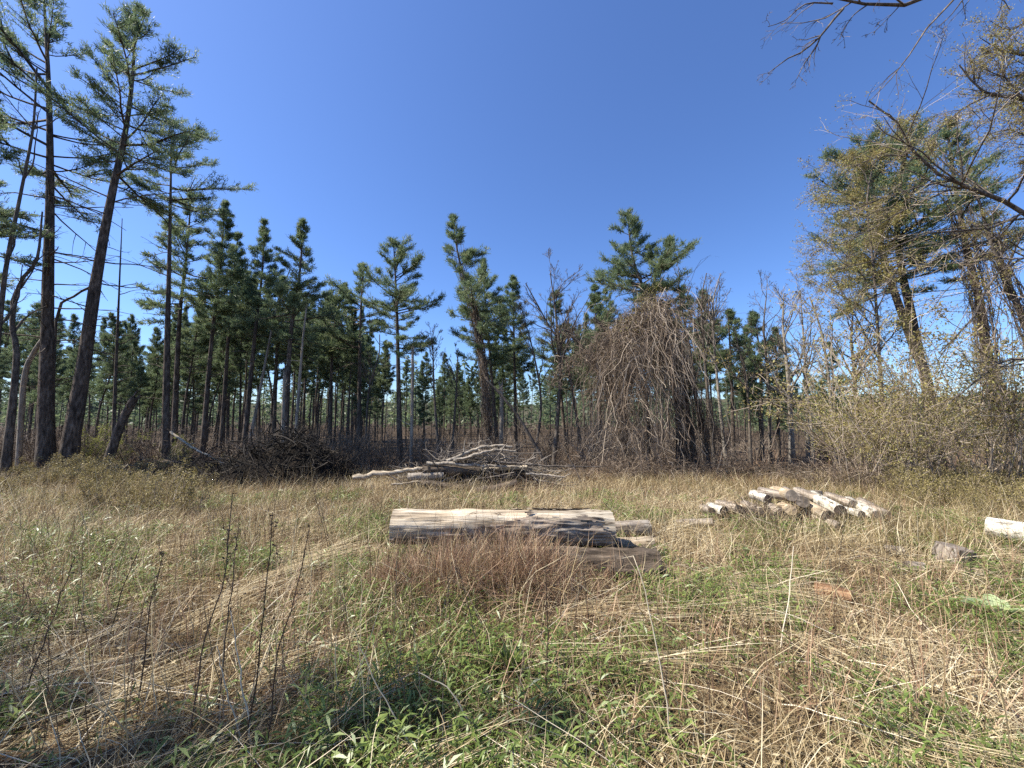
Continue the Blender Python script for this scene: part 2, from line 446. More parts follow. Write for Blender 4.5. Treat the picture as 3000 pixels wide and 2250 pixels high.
def spawn(P, R, n, t0=0.2, t1=1.0, ang=(0.5, 1.0), ratio=(0.3, 0.6), K=5, wig=0.15, bend=0.2, planar=0.0, rs=0.5, taper=True, lens=None):
    N = len(P)
    idx = np.repeat(np.arange(N), n) if np.ndim(n) else np.repeat(np.arange(N), int(n))
    if len(idx) == 0: return np.zeros((0, K, 3)), np.zeros((0, K)), idx
    t = t0 + (t1 - t0) * rng.random(len(idx))
    p, T = interp_path(P[idx], t)
    Lp = np.linalg.norm(np.diff(P, axis=1), axis=2).sum(1)[idx]
    rv = rng.normal(size=(len(idx), 3))
    hp = nrm(np.cross(T, np.array([0, 0, 1.0])[None])) * np.where(rng.random(len(idx)) < 0.5, 1, -1)[:, None]
    perp = nrm(np.cross(T, rv)) * (1 - planar) + hp * planar
    perp = nrm(perp)
    a = rng.uniform(ang[0], ang[1], len(idx))[:, None]
    d = nrm(np.cos(a) * T + np.sin(a) * perp)
    L = Lp * rng.uniform(ratio[0], ratio[1], len(idx)) * ((1.15 - 0.75 * t) if taper else 1.0)
    f = np.clip(t, 0, 0.9999) * (P.shape[1] - 1)
    r = R[idx, f.astype(int)] * rs
    Pn, Rn = grow(p, d, L, K, wig, bend, r)
    return Pn, Rn, idx

def trunk_tube(gm, path, r0, r1, sides=10, flare=1.35, wob=0.10, seed=0):
    K = len(path)
    u = np.linspace(0, 1, K)
    r = r0 + (r1 - r0) * u ** 0.9
    r = r * (1 + (flare - 1) * np.exp(-u * 28))
    a = np.arange(sides) / sides * 2 * np.pi
    n = fbm(np.cos(a)[None, :] * 1.6 + 0 * u[:, None], np.sin(a)[None, :] * 1.6 + 0 * u[:, None], u[:, None] * 14, seed, 2)
    R = r[:, None] * (1 + wob * 2 * (n - 0.5))
    gm.tubes(path[None], R[None], sides)
    return r

def pine(label, path, r0, crown0, Lmax, seed=0, density=1.0, needle=0.12, nw=0.016, dead=14, name='pine_tree', group=None,
         asym=None, mat='needles', tuft=8, leaders=(), scrag=0.0, make=True, droop=0.0, vines=0, top_r=0.02, tufts=5, shape=1.0, single_limbs=False):
    """a white pine: trunk with limbs, crown of needle tufts. path: world points from the ground up"""
    global rng
    rng = np.random.default_rng(1000 + seed)
    path = resample(path, 26)
    base = path[0].copy(); path[0, 2] -= 0.12
    gw, gn, gl = Geo(), Geo(), Geo()
    deads = []
    H = np.linalg.norm(np.diff(path, axis=0), axis=1).sum()
    stems = [(path, r0, top_r, crown0)]
    for (lp, lr, lc) in leaders:
        stems.append((resample(lp, 20), lr, top_r, lc))
    for si, (pth, ra, rb, c0) in enumerate(stems):
        trunk_tube(gw, pth, ra, rb, 10 if ra > 0.1 else 7, 1.3 if si == 0 else 1.0, 0.09, seed + si)
        h = np.linalg.norm(np.diff(pth, axis=0), axis=1).sum()
        # live whorls
        sp = 0.36 * max(0.75, Lmax / 2.0)
        tl = np.arange(c0, 0.985, sp / h)
        tl = np.repeat(tl, 5) + rng.normal(size=len(tl) * 5) * 0.25 * sp / h
        tl = np.clip(tl, c0 * 0.98, 0.985)
        keep = rng.random(len(tl)) < 0.74 * density
        tl = tl[keep]
        u = (tl - c0) / (1 - c0)
        prof = np.minimum(1.0, (1 - u) ** shape * 1.22 + 0.03) * (0.55 + 0.45 * np.minimum(1, u / 0.22))
        az = rng.random(len(tl)) * 2 * np.pi
        L = Lmax * prof * rng.uniform(0.5, 1.12, len(tl)) * (1.0 + 0.35 * (vnoise(tl * 16, az * 1.1, seed, 3) - 0.5) * 2)
        if asym is not None:
            L = L * (1 + asym[1] * np.cos(az - asym[0]))
        L = np.maximum(L, 0.16)
        el = np.radians(-6 + 62 * u ** 1.4 + rng.normal(size=len(tl)) * 9)
        d = np.stack([np.cos(az) * np.cos(el), np.sin(az) * np.cos(el), np.sin(el)], -1)
        p, _ = interp_path(np.broadcast_to(pth, (len(tl),) + pth.shape), tl)
        BP, BR = grow(p, d, L, 7, 0.07, 0.35 - droop, np.maximum(0.011, 0.016 * L + 0.004), 0.3)
        gl.tubes(BP, BR, 3)
        n2 = np.maximum(4, (L * 9.5)).astype(int)
        TP, TR, ti = spawn(BP, BR, n2, 0.2 + 0.15 * scrag, 1.0, (0.45, 1.05), (0.22, 0.46), 4, 0.13, 0.3, 0.7, 0.5)
        tipP, tipR = BP[:, -3:], BR[:, -3:]
        gl.hairs(TP[:, ::3], np.maximum(TR, 0.004)[:, ::3])
        # tufts along twigs
        TP2 = np.concatenate([resample_batch(TP, tufts + 1), resample_batch(tipP, tufts + 1)])
        pts = TP2[:, 1:].reshape(-1, 3)
        tan = nrm(TP2[:, 1:] - TP2[:, :-1]).reshape(-1, 3)
        tr = np.repeat(rng.random(len(TP2)), tufts) * 0.55 + 0.22
        kp = rng.random(len(pts)) > 0.12 + 0.2 * scrag
        pts, tan, tr = pts[kp], tan[kp], tr[kp]
        pp = np.repeat(pts, tuft, 0); tt = np.repeat(tan, tuft, 0)
        dd = nrm(tt * 0.7 + rng.normal(size=pp.shape) * 0.6 + np.array([0, 0, 0.25]))
        pp = pp + rng.normal(size=pp.shape) * needle * np.array([.38, .38, .22])
        gn.spikes(pp, dd, needle * rng.uniform(0.7, 1.25, len(pp)), nw * rng.uniform(0.7, 1.3, len(pp)), np.clip(np.repeat(tr, tuft) + rng.normal(size=len(pp)) * 0.12, 0, 1))
        # dead limbs below the crown
        nd = int(dead * (1 if si == 0 else 0.4))
        if nd:
            t = rng.uniform(0.12, c0, nd); az = rng.random(nd) * 2 * np.pi
            el = np.radians(rng.uniform(-15, 22, nd))
            d = np.stack([np.cos(az) * np.cos(el), np.sin(az) * np.cos(el), np.sin(el)], -1)
            p, _ = interp_path(np.broadcast_to(pth, (nd,) + pth.shape), t)
            L = rng.uniform(0.15, 0.75, nd) * Lmax * (0.4 + 0.6 * (t / c0))
            DP, DR = grow(p, d, L, 6, 0.10, -0.1, 0.006 + 0.010 * L, 0.3)
            SP, SR, si_ = spawn(DP, DR, 4, 0.3, 1.0, (0.5, 1.0), (0.2, 0.45), 4, 0.12, -0.1, 0.6, 0.55)
            if single_limbs:
                for q_ in range(nd):
                    gd = Geo(); gd.tubes(DP[q_:q_ + 1], DR[q_:q_ + 1], 4); gd.tubes(SP[si_ == q_], np.maximum(SR[si_ == q_], 0.003), 3)
                    deads.append(gd)
            else:
                gl.tubes(DP, DR, 4)
                gl.hairs(SP, np.maximum(SR, 0.003))
    o = thing(name, label, 'pine tree', base, group)
    link('trunk', gw.mesh('trunk', M['pine_bark'], True, base), o)
    link('branches', gl.mesh('branches', M['pine_bark'], True, base), o)['kind'] = 'stuff'
    link('crown', gn.mesh('crown', M[mat], False, base), o)
    for gd in deads: link('dead_limb', gd.mesh('dead_limb', M['pine_bark'], True, base), o)
    if vines:
        gv = Geo()
        climb_vines(gv, path, r0, vines)
        link('vines', gv.mesh('vines', M['vine'], False, base), o)['kind'] = 'stuff'
    return o

def resample_batch(P, n):
    K = P.shape[1]
    f = np.linspace(0, K - 1.0001, n); i = f.astype(int); u = (f - i)[None, :, None]
    return P[:, i] * (1 - u) + P[:, i + 1] * u

def climb_vines(gv, path, r, n, t1=0.75, spread=1.3):
    ts = rng.uniform(0.0, t1 * 0.8, n)
    L = rng.uniform(0.1, 0.35, n)
    K = 12
    u = ts[:, None] + L[:, None] * np.linspace(0, 1, K)[None]
    flat = np.clip(u, 0, 0.99).reshape(-1)
    p, _ = interp_path(np.broadcast_to(path, (len(flat),) + path.shape), flat)
    p = p.reshape(n, K, 3)
    a = rng.random(n)[:, None] * 6.28 + np.cumsum(rng.normal(size=(n, K)) * 0.45, 1)
    rr = r * (1.0 + spread * rng.random(n)[:, None] ** 2 * np.abs(np.sin(np.cumsum(rng.normal(size=(n, K)) * 0.5, 1))))
    p[..., 0] += np.cos(a) * rr; p[..., 1] += np.sin(a) * rr
    gv.tubes(p, np.full((n, K), 0.0055) * rng.uniform(0.6, 1.5, n)[:, None], 3)

def deciduous(label, path, r0, seed=0, limbs=10, t0=0.45, ratio=(0.25, 0.45), ang=(0.4, 0.8), lv2=5, lv3=5, twigr=0.004, bark='dec_bark', twig='twig',
              buds=0, budmat='bud', budsize=0.03, name='bare_tree', cat='tree', group=None, extra=(), vines=0, bend=0.25, r1=0.02, up=0.4):
    global rng
    rng = np.random.default_rng(5000 + seed)
    path = resample(path, 24)
    base = path[0].copy(); path[0, 2] -= 0.12
    gw, gt, gb = Geo(), Geo(), Geo()
    r = trunk_tube(gw, path, r0, r1, 8, 1.3, 0.10, seed)
    P0 = path[None]; R0 = r[None]
    P1, R1, _ = spawn(P0, R0, limbs, t0, 1.0, ang, ratio, 9, 0.12, up, 0.0, 0.62)
    allP = [P1]; allR = [R1]
    for (ep, er) in extra:
        e = resample(ep, 9)[None]
        allP.append(e); allR.append(er * np.linspace(1, 0.25, 9)[None])
    P1 = np.concatenate(allP); R1 = np.concatenate(allR)
    R1 = np.maximum(R1, twigr * 1.5)
    P2, R2, _ = spawn(P1, R1, lv2, 0.2, 1.0, (0.4, 0.95), (0.28, 0.6), 7, 0.14, bend, 0.0, 0.6)
    R2 = np.maximum(R2, twigr)
    gbr = Geo(); gbr.tubes(P2, R2, 3)
    P3, R3, _ = spawn(P2, R2, lv3, 0.15, 1.0, (0.4, 1.0), (0.3, 0.6), 5, 0.16, bend, 0.0, 0.6)
    R3 = np.clip(R3, twigr * 0.7, twigr * 1.6)
    gt.hairs(P3, R3)
    P4, R4, _ = spawn(P3, R3, 3, 0.2, 1.0, (0.4, 1.0), (0.35, 0.7), 4, 0.16, bend, 0.0, 0.7)
    gt.hairs(P4[:, [0, 2, 3]], np.maximum(R4, twigr * 0.55)[:, [0, 2, 3]])
    o = thing(name, label, cat, base, group)
    link('trunk', gw.mesh('trunk', M[bark], True, base), o)
    for q_ in range(len(P1)):
        gq = Geo(); gq.tubes(P1[q_:q_ + 1], R1[q_:q_ + 1], 6)
        link('limb', gq.mesh('limb', M[bark], True, base), o)
    link('branches', gbr.mesh('branches', M[bark], True, base), o)['kind'] = 'stuff'
    cr = link('crown', gt.mesh('crown', M[twig], False, base), o)
    if buds:
        A = np.concatenate([P4[:, 1:].reshape(-1, 3), P3[:, 1:].reshape(-1, 3)])
        A = np.repeat(A, buds, 0) + rng.normal(size=(len(A) * buds, 3)) * budsize * 1.2
        d = nrm(rng.normal(size=A.shape) + np.array([0, 0, -0.2]))
        leaf_quads(gb, A, d, budsize * rng.uniform(0.5, 1.3, len(A)), 0.55)
        link('leaf_buds', gb.mesh('leaf_buds', M[budmat], False, base), cr)
    if vines:
        gv = Geo(); climb_vines(gv, path, r0, vines)
        link('vines', gv.mesh('vines', M['vine'], False, base), o)
    return o

def leaf_quads(gm, p, d, l, wr=0.35, rnd=None, droop=0.0):
    """pointed leaf: base, two side points, tip"""
    N = len(p)
    l = np.asarray(l)[:, None]
    side = nrm(np.cross(d, rng.normal(size=(N, 3)))) if droop == 0 else nrm(np.cross(d, np.array([0, 0, 1.0])[None] + rng.normal(size=(N, 3)) * 0.35))
    mid = p + d * l * 0.5
    tip = p + d * l + np.array([0, 0, -1.0]) * l * droop
    v = np.stack([p, mid - side * l * wr * 0.5, tip, mid + side * l * wr * 0.5], 1)
    q = np.arange(N * 4).reshape(N, 4)
    a = rng.random(N) if rnd is None else rnd
    gm.add(v.reshape(-1, 3), q=q, a=np.repeat(a, 4))

def wp(d, pts, px0=None):
    """photo directions to a trunk standing at depth d: first one is put on the ground"""
    b = base_at(pts[0][0], d)
    out = [b]
    for q in pts[1:]:
        out.append(W(q[0], q[1], d + (q[2] if len(q) > 2 else 0)))
    return out

def pxm(px, d):
    return px / F_PX * d

#SECTION trees
# ------------------------------------------------------------------ pines that stand out
# depth, path, trunk width px, first live whorl (fraction), crown half width px, options
P_ = [
 (12.9, [(132, 1390), (136, 1100), (140, 870), (147, 500), (140, 200), (125, -70)], 40, 0.54, 265, 'tall straight pine with many dead limbs at the forest edge by the picture border', dict(dead=46, density=0.95, scrag=0.4, tufts=5, single_limbs=True)),
 (12.9, [(192, 1398), (240, 1100), (285, 800), (330, 560), (365, 400), (388, 230), (398, 20)], 42, 0.58, 215, 'tall thick pine leaning towards the clearing beside the straight one', dict(dead=36, tufts=5, shape=0.8, single_limbs=True)),
 (15.0, [(485, 1365), (488, 1100), (497, 700), (503, 400)], 23, 0.74, 135, 'pine with a bare lower trunk and a ragged crown reaching over the gap', dict(dead=26, asym=(0, 0.35), shape=0.6, single_limbs=True)),
 (18.0, [(507, 1330), (525, 950), (545, 760), (562, 560)], 19, 0.50, 125, 'full green pine close behind the bare trunked pine', dict(dead=10)),
 (17.0, [(590, 1360), (620, 1000), (645, 780), (660, 588)], 17, 0.48, 92, 'pine with the tallest pointed top of the dense stand', dict(dead=16)),
 (19.0, [(645, 1370), (672, 950), (690, 750), (700, 685)], 15, 0.50, 80, 'slim pine just beside the tallest pine of the dense stand', dict(dead=12)),
 (17.0, [(710, 1350), (745, 1000), (768, 800), (776, 648)], 17, 0.50, 80, 'narrow topped pine in the middle of the dense stand', dict(dead=16)),
 (20.0, [(800, 1310), (815, 950), (832, 810)], 13, 0.5, 75, 'short topped dark pine behind the white snag', dict(dead=10)),
 (16.0, [(832, 1320), (850, 1000), (875, 830), (890, 648)], 20, 0.47, 118, 'broad dense pine standing behind the white snag', dict(dead=20, density=1.1)),
 (20.0, [(965, 1330), (975, 1000), (1000, 870), (1012, 830)], 13, 0.55, 85, 'low dark pine at the right end of the dense stand', dict(dead=10)),
 (19.0, [(1050, 1330), (1055, 1000), (1060, 850), (1066, 775)], 16, 0.52, 125, 'spreading pine beside the single open grown pine', dict(dead=10, asym=(3.1, 0.3))),
 (16.0, [(1172, 1370), (1165, 1000), (1160, 850), (1153, 705)], 19, 0.47, 115, 'single open grown pine with tiered boughs before the sky gap', dict(dead=18, asym=(0, 0.15), shape=0.7)),
 (15.0, [(1438, 1320), (1420, 1100), (1385, 900), (1345, 760), (1326, 635)], 20, 0.45, 105, 'slanting pine wrapped in dry vines right of the sky gap', dict(dead=14, vines=260, shape=0.8)),
 (17.0, [(1462, 1310), (1432, 1000), (1412, 760)], 13, 0.45, 95, 'thinner pine close beside the vine wrapped slanting pine', dict(dead=8)),
 (20.0, [(1512, 1330), (1506, 1000), (1502, 808)], 13, 0.45, 78, 'pine with a small rounded top behind the leaning dead trunk', dict(dead=10)),
 (22.0, [(1660, 1300), (1632, 1000), (1630, 850)], 12, 0.35, 85, 'dark pine behind the tall bare tree in the middle', dict(dead=10)),
 (18.0, [(1762, 1350), (1748, 1000), (1742, 840)], 14, 0.4, 100, 'dense pine hidden behind the left slope of the vine tangle', dict(dead=8)),
 (14.5, [(2015, 1350), (1965, 1050), (1900, 880), (1855, 760), (1838, 622)], 24, 0.58, 115, 'pale green pine rising out of the top of the vine tangle', dict(dead=8, leaders=1, shape=0.7)),
 (20.0, [(2080, 1330), (2066, 1000), (2062, 850)], 14, 0.42, 95, 'pine right of the vine tangle behind two bare trees', dict(dead=10)),
 (22.0, [(2232, 1310), (2226, 1050), (2205, 905)], 14, 0.35, 88, 'bushy low pine in the gap between the bare trees', dict(dead=10)),
 (19.0, [(2150, 1320), (2142, 1080), (2132, 905)], 14, 0.4, 85, 'slim green pine between the vine tangle and the bushy low pine', dict(dead=10)),
 (23.0, [(2282, 1310), (2276, 1080), (2268, 965)], 12, 0.35, 70, 'short green pine just left of the pale bare tree', dict(dead=8)),
 (21.0, [(2008, 1320), (2010, 1000), (2002, 835)], 13, 0.4, 85, 'pine peeping over the right slope of the vine tangle', dict(dead=8)),
 (30.0, [(2440, 1290), (2440, 1100), (2428, 1005)], 11, 0.15, 62, 'small far pine showing low in the sky gap on the right', dict(dead=3)),
 (14.0, [(2748, 1390), (2715, 1120), (2680, 1020), (2618, 850), (2585, 740), (2560, 560), (2545, 420)], 34, 0.52, 225, 'big twin stemmed pine behind the budding branches', dict(dead=12, leaders=2, density=1.1, tufts=5, shape=0.5)),
 (12.0, [(2985, 1385), (2935, 1200), (2896, 1062), (2869, 880), (2833, 736), (2795, 520), (2770, 335)], 34, 0.55, 165, 'leaning pine with vines near the picture border beside the twin stemmed pine', dict(dead=20, scrag=0.5, density=0.75, vines=240)),
 (11.0, [(-120, 1400), (-110, 900), (-90, 500), (-60, 150)], 36, 0.45, 215, 'pine standing past the picture border with boughs hanging into view', dict(dead=8, density=0.8)),
]
for k, (d, pts, wpx, c0, hw, label, opt) in enumerate(P_):
    opt = dict(opt)
    path = wp(d, pts)
    ld = opt.pop('leaders', 0)
    leaders = []
    if ld == 1:
        leaders = [([W(1950, 1010, d), W(1918, 880, d), W(1925, 790, d), W(1962, 712, d - 0.3)], 0.12, 0.35)]
    if ld == 2:
        leaders = [([W(2690, 1040, d), W(2665, 900, d + .2), W(2640, 780, d + .4), W(2625, 600, d + .5), W(2660, 400, d + .4)], 0.17, 0.33)]
    far = d > 17.5
    pine(label, path, pxm(wpx, d) / 2, c0, pxm(hw, d) * (1.35 if k in (0, 1, 2) else 1.0 if k == 24 else 1.2), seed=k, needle=0.16 if far else 0.14, nw=0.029 if far else 0.023,
         leaders=leaders, **{'tufts': 4 if far else 5, **opt})

gz = lambda x, y: (x, y, float(terr(x, y)))
pine('pine beside the clearing that throws shade across the nearest weeds', [gz(-8.0, 1.3), (-8.0, 1.3, 3), (-7.9, 1.25, 6), (-7.9, 1.2, 10.2)], 0.17, 0.45, 1.5, seed=60, density=0.5, dead=8)
# ------------------------------------------------------------------ the crowded pines behind: copies of a few trees
variants = []
for k in range(8):
    r_ = np.random.default_rng(70 + k)
    pth = [(0, 0, 0), (r_.normal() * .15, r_.normal() * .1, 4), (r_.normal() * .3, r_.normal() * .2, 8), (r_.normal() * .35, 0, 12)]
    o = pine('x', pth, 0.125, [0.5, 0.6, 0.42, 0.64, 0.55, 0.35, 0.58, 0.48][k], [1.5, 1.3, 1.7, 1.5, 1.25, 1.8, 1.6, 1.2][k], seed=200 + k, needle=0.19, nw=0.042, tuft=7, tufts=3, dead=22, mat='needles_far', shape=[1, .7, .8, .6, 1, .8, .6, .9][k])
    variants.append(o)
def copy_thing(src, loc, rz, s, label, group, cat=None, tilt=(0, 0)):
    o = src.copy(); C.objects.link(o)
    o.location = loc; o.rotation_euler = (tilt[0], tilt[1], rz); o.scale = s
    o['label'] = label; o['group'] = group
    if cat: o['category'] = cat
    for ch in src.children:
        c = ch.copy(); C.objects.link(c); c.parent = o
        for gch in ch.children:
            d_ = gch.copy(); C.objects.link(d_); d_.parent = c
    return o
def drop(o):
    for ch in list(o.children_recursive): bpy.data.objects.remove(ch)
    bpy.data.objects.remove(o)
MARKS = [(20, 'the crooked S bend tree'), (165, 'the two tall left pines'), (345, 'the thin dead pole'), (495, 'the bare trunked pine'), (640, 'the tallest pointed pine'),
         (765, 'the narrow topped pine'), (875, 'the whitish leaning snag'), (1000, 'the low dark end pine'), (1160, 'the single open grown pine'), (1275, 'the sky gap in the middle'),
         (1425, 'the vine wrapped slanting pine'), (1545, 'the leaning dead trunk'), (1640, 'the twiggy round headed tree'), (1850, 'the huge vine tangle'), (2075, 'the dark bare trees'),
         (2210, 'the bushy low pine'), (2305, 'the pale bare tree'), (2440, 'the small far pine'), (2600, 'the left end of the thicket'), (2720, 'the twin stemmed pine'), (2840, 'the gap between the right pines'), (2960, 'the leaning pine with vines')]
def mark(px):
    return min(MARKS, key=lambda m: abs(m[0] - px))[1]
R_ = random.Random(11)
def top_line(px):
    xs = [-100, 0, 120, 260, 360, 430, 500, 700, 900, 1100, 1200, 1260, 1340, 1450, 1600, 1750, 1950, 2080, 2200, 2300, 2450, 3100]
    ys = [850, 860, 880, 900, 915, 965, 850, 800, 830, 890, 985, 1040, 1040, 960, 900, 860, 860, 890, 950, 1070, 1110, 1110]
    return np.interp(px, xs, ys)
bgp = []
tries = 0
while len(bgp) < 215 and tries < 4000:
    tries += 1
    px = R_.uniform(-80, 2420) if R_.random() < 0.72 else R_.uniform(420, 1120)
    d = 19.5 + 34 * R_.random() ** 1.4
    b = base_at(px, d)
    if any((b[0] - q[0]) ** 2 + (b[1] - q[1]) ** 2 < 1.1 for q in bgp): continue
    bgp.append((b[0], b[1], b[2], px, d))
bgp.sort(key=lambda q: q[3])
for (x, y, z, px, d) in bgp:
    py = top_line(px) + R_.uniform(-10, 190) * (0.8 if d < 30 else 1.0)
    h = W(px, py, d)[2] - z
    s = max(0.35, h / 12.0)
    zone = ('slim pine standing close behind ' if d < 27 else 'slim pine some way behind ' if d < 36 else 'small pine far behind ') + mark(px)
    copy_thing(variants[R_.randrange(8)], (x, y, z), R_.uniform(0, 6.28), (s * R_.uniform(.62, .92), s * R_.uniform(.62, .92), s), zone,
               'background pines', tilt=(R_.gauss(0, .02), R_.gauss(0, .03)))
for o in variants: drop(o)
# leafless brush standing thick between the trunks
rng = np.random.default_rng(14)
gb_ = Geo(); n = 6500
yy = rng.uniform(19, 75, n); xx = rng.uniform(-1.5, 1.5, n) * yy
hh = rng.uniform(.6, 3.0, n) * (.6 + .8 * vnoise(xx * .25, yy * .25, 0, 8))
d = nrm(np.stack([rng.normal(size=n) * .3, rng.normal(size=n) * .3, np.ones(n)], -1))
P, _ = grow(np.stack([xx, yy, terr(xx, yy)], -1), d, hh, 4, .16, .1)
gb_.hairs(P, np.linspace(1, .4, 4)[None] * (rng.uniform(.005, .016, n) * (yy / 30))[:, None])
P2, R2, _ = spawn(P, np.full((n, 4), .012), 1, .3, .9, (.4, .9), (.4, .7), 3, .15, .2)
gb_.hairs(P2, R2 * 1.2)
tag(link('far_undergrowth', gb_.mesh('far_undergrowth', M['twig'])), 'grey brown leafless brush between the far trunks', 'undergrowth', kind='stuff')
# the wood beyond, one mass
rng = np.random.default_rng(4)
gw, gn = Geo(), Geo()
n = 640
yy = rng.uniform(56, 150, n); xx = rng.uniform(-1.5, 1.35, n) * yy
hh = rng.uniform(7.5, 13.5, n) * np.where(xx / yy > .45, .58, 1)
zz = terr(xx, yy)
gw.tubes(np.stack([np.stack([xx, yy, zz], -1), np.stack([xx, yy, zz + hh], -1)], 1), np.stack([np.full(n, .13), np.full(n, .03)], 1), 4)
m_ = 120
u = rng.uniform(0.12, 1, (n, m_)); az = rng.random((n, m_)) * 6.28
rad = (1.05 - u) * 2.1 * rng.uniform(.2, 1.0, (n, m_))
pp = np.stack([xx[:, None] + np.cos(az) * rad, yy[:, None] + np.sin(az) * rad, zz[:, None] + hh[:, None] * u], -1).reshape(-1, 3)
dd = nrm(np.stack([np.cos(az), np.sin(az), rng.normal(size=az.shape) * .5], -1)).reshape(-1, 3)
gn.spikes(pp, dd, rng.uniform(.5, 1.1, len(pp)), rng.uniform(.25, .55, len(pp)), np.repeat(rng.random(n), m_) * .6 + rng.random(n * m_) * .35)
fw = thing('far_woods', 'distant dark pine wood closing the view behind the trunks', 'woods', (0, 60, float(terr(0, 60))))
fw['kind'] = 'stuff'
link('trunks', gw.mesh('trunks', M['pine_bark'], False, fw.location), fw); link('foliage', gn.mesh('foliage', M['needles_far'], False, fw.location), fw)

# ------------------------------------------------------------------ bare and budding broadleaf trees
D_ = [
 (12.0, [(12, 1370), (48, 1060), (36, 950), (58, 830), (108, 760), (124, 620)], 22, 'crooked dark bare tree with an S bend at the left border', dict(limbs=5, t0=0.5, ratio=(0.15, 0.3), lv2=3, lv3=3)),
 (11.5, [(-45, 1370), (0, 930), (22, 760), (62, 560), (96, 380), (108, 200)], 17, 'thin dark bare tree rising at the left border', dict(limbs=8, t0=0.3, ratio=(0.15, 0.3), lv2=3, lv3=3)),
 (15.0, [(1622, 1340), (1642, 1080), (1628, 920), (1612, 800)], 15, 'tall bare tree with a twiggy round head between the pines and the vine tangle', dict(limbs=14, t0=0.35, ratio=(0.25, 0.45), lv2=7, lv3=6)),
 (15.6, [(1712, 1330), (1660, 1060), (1600, 940), (1540, 830)], 12, 'bare tree leaning away from the vine tangle', dict(limbs=9, t0=0.4, ratio=(0.2, 0.4))),
 (16.5, [(2095, 1330), (2064, 1050), (2056, 880), (2070, 800)], 13, 'dark bare tree with a fine twiggy head right of the vine tangle', dict(limbs=13, t0=0.5, ratio=(0.22, 0.42), lv2=7, lv3=6)),
 (17.5, [(2060, 1320), (2025, 1050), (1992, 880), (1990, 800)], 13, 'dark forked bare tree next to the vine tangle', dict(limbs=9, t0=0.5, ratio=(0.2, 0.35))),
 (17.0, [(2128, 1310), (2100, 1100), (2088, 900), (2112, 800)], 11, 'pale stemmed bare tree right of the dark bare trees', dict(limbs=11, t0=0.45, ratio=(0.25, 0.4), bark='pale_bark', lv2=6)),
 (17.0, [(2322, 1320), (2310, 1120), (2294, 960), (2296, 860)], 17, 'pale bare tree standing against the sky in the gap', dict(limbs=14, t0=0.35, ratio=(0.25, 0.45), bark='pale_bark', twig='pale_twig', lv2=6, lv3=5)),
 (15.0, [(2450, 1250), (2432, 1150), (2408, 980), (2375, 880)], 13, 'slender pale bare tree before the far pine', dict(limbs=10, t0=0.5, ratio=(0.22, 0.4), bark='pale_bark', twig='pale_twig', lv2=5)),
 (16.0, [(2520, 1280), (2502, 1080), (2494, 1000), (2500, 900)], 18, 'bare tree with a wide fan of branches beside the twin stemmed pine', dict(limbs=16, t0=0.5, ratio=(0.28, 0.5), ang=(0.5, 1.0), lv2=6, lv3=5, buds=1, budsize=0.04)),
 (18.0, [(2385, 1310), (2370, 1180), (2345, 1060), (2320, 1010)], 9, 'small crooked bare tree below the pale bare tree', dict(limbs=7, t0=0.4, bark='pale_bark')),
 (17.0, [(2200, 1320), (2190, 1150), (2160, 1000), (2150, 960)], 10, 'crooked bare tree in front of the bushy low pine', dict(limbs=8, t0=0.4)),
 (18.0, [(2258, 1320), (2250, 1120), (2238, 960), (2246, 860)], 11, 'fine twigged bare tree left of the pale bare tree', dict(limbs=13, t0=0.4, ratio=(0.25, 0.42), lv2=6, lv3=5)),
 (18.5, [(2368, 1310), (2362, 1130), (2352, 960), (2344, 850)], 11, 'fine twigged bare tree right of the pale bare tree', dict(limbs=13, t0=0.4, ratio=(0.25, 0.42), lv2=6, lv3=5, bark='pale_bark')),
 (16.0, [(1288, 1340), (1272, 1150), (1268, 1020), (1262, 990)], 11, 'bare tree with a small head standing in the sky gap', dict(limbs=10, t0=0.5, ratio=(0.25, 0.4))),
 (16.5, [(1322, 1330), (1338, 1120), (1342, 1020)], 9, 'thin leaning bare tree in the sky gap', dict(limbs=5, t0=0.5)),
 (15.5, [(1560, 1330), (1585, 1180), (1555, 1000), (1530, 930)], 10, 'thin budding tree behind the leaning dead trunk', dict(limbs=9, t0=0.4, buds=1, budsize=0.035)),
 (17.0, [(720, 1340), (770, 1100), (815, 880), (850, 790)], 11, 'slanting bare grey tree inside the dense stand', dict(limbs=5, t0=0.5, ratio=(0.15, 0.25), bark='pale_bark', lv2=3, lv3=3)),
 (17.5, [(1070, 1330), (1080, 1150), (1110, 1040), (1112, 980)], 9, 'dark forked bare tree left of the open grown pine', dict(limbs=6, t0=0.4)),
]
for k, (d, pts, wpx, label, opt) in enumerate(D_):
    deciduous(label, wp(d, pts), pxm(wpx, d) / 2, seed=k, twigr=0.0045 if d < 14 else 0.006, **opt)

